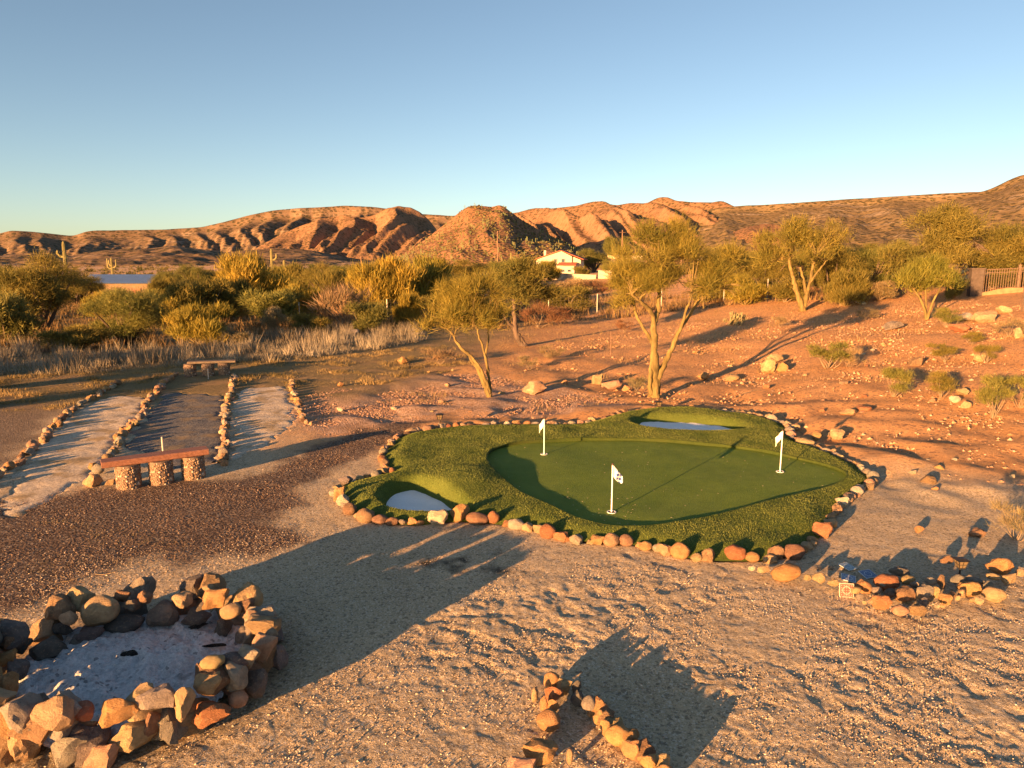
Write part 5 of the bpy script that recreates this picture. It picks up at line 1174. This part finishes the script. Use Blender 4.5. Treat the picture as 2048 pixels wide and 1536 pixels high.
def window(xa, xb, ya, yb, y):
    w = hx(xb) - hx(xa); h = hzv(ya) - hzv(yb); cx = (hx(xa) + hx(xb)) / 2; cz = (hzv(ya) + hzv(yb)) / 2
    k = MB(); t_ = .14
    for dx, dz, sx, sz in ((0, h / 2, w + t_, t_), (0, -h / 2, w + t_, t_), (-w / 2, 0, t_, h - t_), (w / 2, 0, t_, h - t_)): k.box((cx + dx, y - .05, cz + dz), (sx, .1, sz))
    f = obj('window', k.mesh('window'), m_frame, house)
    k = MB(); k.box((cx, y - .02, cz), (w - t_, .03, h - t_)); obj('pane', k.mesh('pane'), m_pane, f)
window(1107, 1114, 518, 524, -.01); window(1122.5, 1129.5, 517.5, 525, -.01); window(1125, 1132, 538.5, 544, -3.2); window(1138, 1145, 538.5, 543.5, -3.2)
k = MB(); k.box((hx(1085), 4, hzv(508)), (.6, .6, 2.0)); obj('chimney', k.mesh('chimney'), m_stucco, house)
def wall_run(pts, h, th, label, name='garden_wall'):
    A, B = [W(*p) for p in pts]; root = obj(name, None); bpy.data.objects.remove(root)
    d = (B - A); d.z = 0; L = d.length; k = MB(); k.box((L / 2, 0, h / 2 - .3), (L, th, h + .6)); k.box((L / 2, 0, h + .04), (L + .1, th + .12, .08))
    o = obj(name, k.mesh(name), m_stucco, loc=A, rot=(0, 0, math.atan2(d.y, d.x))); return tag(o, label, 'wall')
wall_run([(1088, 558), (1190, 558)], 1.25, .3, 'cream garden wall in front of the white house')
wall_run([(1198, 557), (1262, 556)], 1.25, .3, 'cream garden wall continuing behind the tall palo verde')
x, y, z = at(1252, 521, 210); z0 = float(base_z(x, y)); s2 = 210 / FPX
h2 = empty('flat_roofed_house', (x, y, z0), 'low tan flat-roofed house half hidden behind the tall palo verde', 'house')
k = MB(); H = float(at(1252, 511, 210)[2]) - z0; k.box((0, 4, H / 2 - .5), (72 * s2, 8, H + 1 - 1.2)); obj('wall', k.mesh('wall'), plain('brown_wall', (0.20, 0.15, 0.10), .95), h2)
k = MB(); k.box((0, 4, H - .5), (74 * s2, 8.6, 1.0)); obj('parapet', k.mesh('parapet'), plain('tan_stucco', (0.55, 0.42, 0.24), .95, .08, 4), h2)
x, y, z = at(1425, 535, 170); k = MB(); k.box((0, 2, 1.2), (5, 4, 3.2)); k.box((0, 2, 2.9), (5.4, 4.4, .2)); tag(obj('small_building', k.mesh('small_building'), m_stucco, loc=(x, y, float(base_z(x, y)))), 'pale wall of a building showing through the trees', 'building')

# ---- shed
D2 = 88.0; a = at(157, 565, D2); c = at(316, 565, D2 + 2); s3 = D2 / FPX
sx0, sx1 = a[0], c[0]; zs = float(base_z((sx0 + sx1) / 2, D2)); Ls = sx1 - sx0
shed = empty('long_shed', ((sx0 + sx1) / 2, D2, zs), 'long low shed with blue corrugated metal roof among the trees', 'shed')
ze_ = float(at(230, 565, D2)[2]) - zs; zr = float(at(230, 549, D2 + 2.6)[2]) - zs
m_shed = plain('tan_block_wall', (0.20, 0.13, 0.08), 0.95, 0.2, 3, 0.3); m_blue = plain('blue_metal_roof', (0.28, 0.42, 0.64), 0.42, 0.12, 2, 0, 0.85, 0.5)
k = MB(); k.prism([(-Ls / 2 + .5, .45, -.4), (-Ls / 2 + .5, 4.75, -.4), (-Ls / 2 + .5, 4.75, ze_ - .02), (-Ls / 2 + .5, 2.6, zr - .12), (-Ls / 2 + .5, .45, ze_ - .02)], (Ls - 1.0, 0, 0)); obj('wall', k.mesh('wall'), m_shed, shed)
k = MB(); nr = 60; V = []
for i in range(nr + 1):
    xx = -Ls / 2 + Ls * i / nr; dz = .045 * (i % 2)
    V += [(xx, 0, ze_ + dz - .1), (xx, 2.6, zr + dz), (xx, 5.2, ze_ + dz - .1)]
k.add(V, [(i * 3 + j, i * 3 + 3 + j, i * 3 + 4 + j, i * 3 + 1 + j) for i in range(nr) for j in (0, 1)]); o = obj('roof', k.mesh('roof'), m_blue, shed); sm = o.modifiers.new('sheet', 'SOLIDIFY'); sm.thickness = .04
m_dw = plain('dark_wood', (0.07, 0.05, 0.04), 0.9)
k = MB(); k.prism([(Ls / 2 + .01, 0.1, ze_ - .16), (Ls / 2 + .01, 2.6, zr - .08), (Ls / 2 + .01, 5.1, ze_ - .16), (Ls / 2 + .01, 5.1, ze_ - .36), (Ls / 2 + .01, 2.6, zr - .30), (Ls / 2 + .01, 0.1, ze_ - .36)], (.06, 0, 0)); obj('gable_board', k.mesh('gable_board'), m_dw, shed)
for xx in (-Ls / 2 + .35, -Ls / 2 + 1.9, Ls / 2 - .38):
    k = MB(); k.box((xx, .36, ze_ / 2 - .2), (.14, .14, ze_ + .2)); obj('post', k.mesh('post'), m_dw, shed)
k = MB(); k.box((Ls * .28, .42, .95), (1.0, .06, 1.9)); obj('door', k.mesh('door'), plain('rust_door', (0.25, 0.12, 0.07), .9), shed)

# ---- utility poles
m_pole = plain('creosoted_pole', (0.22, 0.13, 0.085), 0.9, 0.2, 3)
tops = []
for px, top, d, lab in ((995, 462, 235, 'tall wooden utility pole in front of the cone hill'), (1245, 460, 215, 'utility pole behind the left of the tall palo verde crown'), (1365, 458, 190, 'utility pole seen through the right of the tall palo verde crown'), (722, 513, 240, 'short far utility pole left of the bright yellow bushes')):
    x, y, zt = at(px, top, d); z0 = float(base_z(x, y)); root = empty('utility_pole', (x, y, z0), lab, 'pole', 'utility poles'); h = zt - z0
    k = MB(); k.tube([(0, 0, -.5), (0, 0, h)], [.21, .15], 10); obj('pole', k.mesh('pole', True), m_pole, root)
    k = MB(); k.box((0, -.15, h - .7), (2.2, .12, .14), .5); obj('crossarm', k.mesh('crossarm'), m_pole, root)
    tops.append((px, Vector((x, y, zt - .6))))

# ---- wire fence
m_post = plain('galvanised_post', (0.45, 0.40, 0.33), 0.6, 0.15, 10, 0, 0.3); m_wire = plain('fence_wire', (0.16, 0.14, 0.12), 0.6, 0.1, 5, 0, 0.5)
FP = [(600,652),(775,642),(940,634),(1097,630),(1194,627),(1322,617),(1447,607),(1534,599),(1640,588),(1749,576),(1840,566)]
P = [W(*p) for p in FP]; fence = empty('wire_fence', P[4], 'wire mesh fence on thin steel posts along the drive', 'fence')
k = MB(); k.tube([(0, 0, -.2), (0, 0, 1.32)], .035, 6); pm = k.mesh('post', True)
for p in P: obj('post', pm, m_post, fence, loc=p - fence.location)
k = MB()
for a, b2 in zip(P[:-1], P[1:]):
    for z in (.12, .32, .52, .72, .92, 1.12, 1.27): k.tube([a + Vector((0, 0, z)) - fence.location, b2 + Vector((0, 0, z)) - fence.location], .006, 3, False)
    n = int((b2 - a).length / .25)
    for i in range(1, n): q = a.lerp(b2, i / n) - fence.location; k.tube([q + Vector((0, 0, .1)), q + Vector((0, 0, 1.27))], .0045, 3, False)
o = obj('wire_mesh', k.mesh('wire_mesh'), m_wire, fence); o['kind'] = 'stuff'
for px, py, h, lab in ((1221, 712, .95, 'lone thin stake left of the tall palo verde'),):
    k = MB(); k.tube([(0, 0, -.1), (0, 0, h)], .010, 6); tag(obj('marker_stake', k.mesh('marker_stake', True), m_pole, loc=W(px, py)), lab, 'stake')

# ---- iron fence at the right
A = W(1948, 592); B = A + Vector((1.80, -0.40, 0.15)); m_iron = plain('rusty_iron', (0.17, 0.115, 0.08), 0.75, 0.3, 15, 0, 0.2); m_block = plain('shade_toned_block', (0.085, 0.065, 0.055), 0.95, 0.25, 6, 0.5); m_bank = plain('bank_stucco', (0.30, 0.175, 0.095), 0.95, 0.2, 5, 0.5)  # pillar block colour set dark to stand in for the tree's shade
ir = empty('iron_fence', A, 'rusty iron picket fence with pillar darkened for tree shade on a low wall', 'fence')
d = B - A; dd = d.xy.to_3d().normalized(); L = d.xy.length; sl = d.z / L
s4 = ppm(A); Hf = 52 / s4; zt = A.z + Hf
E = A + d * 2.3                          # runs on past the edge of the picture
def fp(t_): return A + dd * (t_ * L) 
k = MB(); k.box((0, 0, Hf / 2 - .1), (22 / s4, .4, Hf + .2), math.atan2(d.y, d.x)); k.box((0, 0, Hf + .04), (26 / s4, .5, .08), math.atan2(d.y, d.x)); obj('pillar', k.mesh('pillar'), m_block, ir)
def low(u): return 0.14 + 0.0 + 0.28 * float(sstep(0.0, .8, u))      # top of the low wall
k = MB()
for i in range(12):
    u0, u1 = .16 + i * .2, .16 + (i + 1) * .2; p0 = dd * (u0 * L); p1 = dd * (u1 * L); nv = Vector((-dd.y, dd.x, 0)) * .12
    k.add([tuple(p0 - nv + Vector((0, 0, -.6))), tuple(p1 - nv + Vector((0, 0, -.6))), tuple(p1 - nv + Vector((0, 0, low(u1)))), tuple(p0 - nv + Vector((0, 0, low(u0)))), tuple(p0 + nv + Vector((0, 0, -.6))), tuple(p1 + nv + Vector((0, 0, -.6))), tuple(p1 + nv + Vector((0, 0, low(u1)))), tuple(p0 + nv + Vector((0, 0, low(u0))))], [(0, 1, 2, 3), (5, 4, 7, 6), (3, 2, 6, 7)])
obj('low_wall', k.mesh('low_wall'), m_bank, ir)
zz = lambda u: Hf * .98 + .10 * u
k = MB(); k.tube([tuple(dd * (.16 * L) + Vector((0, 0, zz(.16)))), tuple(dd * (2.5 * L) + Vector((0, 0, zz(2.5))))], .022, 6); obj('top_rail', k.mesh('top_rail'), m_iron, ir)
k = MB(); k.tube([tuple(dd * (.16 * L) + Vector((0, 0, zz(.16) - .16))), tuple(dd * (2.5 * L) + Vector((0, 0, zz(2.5) - .16)))], .018, 6); obj('second_rail', k.mesh('second_rail'), m_iron, ir)
u = .2
while u < 2.45:
    k = MB(); q = dd * (u * L); k.box((q.x, q.y, (zz(u) + low(u)) / 2), (.024, .024, zz(u) - low(u) - .004), math.atan2(d.y, d.x)); obj('picket', k.mesh('picket'), m_iron, ir); u += .105 / L
for u in (1.0, 2.0):
    q = dd * (u * L); k = MB(); k.box((q.x, q.y, zz(u) / 2 + .05), (.10, .10, zz(u) + .25), math.atan2(d.y, d.x)); obj('post', k.mesh('post'), m_iron, ir)
p = W(2047, 624); k = MB(); k.box((0, 0, .75), (.13, .13, 1.9)); k.box((0, 0, 1.73), (.17, .17, .05)); tag(obj('fence_post', k.mesh('fence_post'), m_iron, loc=p), 'rusty square post standing alone at the right edge', 'post')

# bare sticks lying on the slope and gravel
for px, py, L_, a_, lab in ((1745, 820, .45, .9, 'curved bare twig standing up beside the reddish slab'), (1480, 790, .8, .3, 'thin dead branch lying right of the big tree'), (120, 1165, .18, .1, 'short straw-coloured stick on the gravel behind the fire pit'), (190, 1150, .25, -.15, 'pale stick lying farther right on the gravel behind the fire pit')):
    g = W(px, py); k = MB(); c_ = Vector((math.cos(a_), math.sin(a_), .1)); k.tube([Vector((0, 0, .005)), c_ * L_ * .5 + Vector((0, 0, .06 if L_ > .3 else .004)), c_ * L_ + Vector((0, .05, .01))], [.010 if L_ > .3 else .004, .008 if L_ > .3 else .004, .003], 6)
    tag(obj('dead_stick', k.mesh('dead_stick', True), BARK_TWIG, loc=g), lab, 'stick')

for q in (('mesquite',1225,556,60,38,'green','green tree in front of the flat-roofed house on its left'),('mesquite',1285,552,64,32,'olive','olive tree in front of the flat-roofed house on its right'),('yellow',1082,560,36,34,'yellow','yellow-green tree before the left eave of the white house'),('round',1165,556,40,24,'olive','bush before the right end of the white house'),('round',1255,553,50,26,'green','bush in front of the middle of the flat-roofed house')):
    plant(*q, G1)
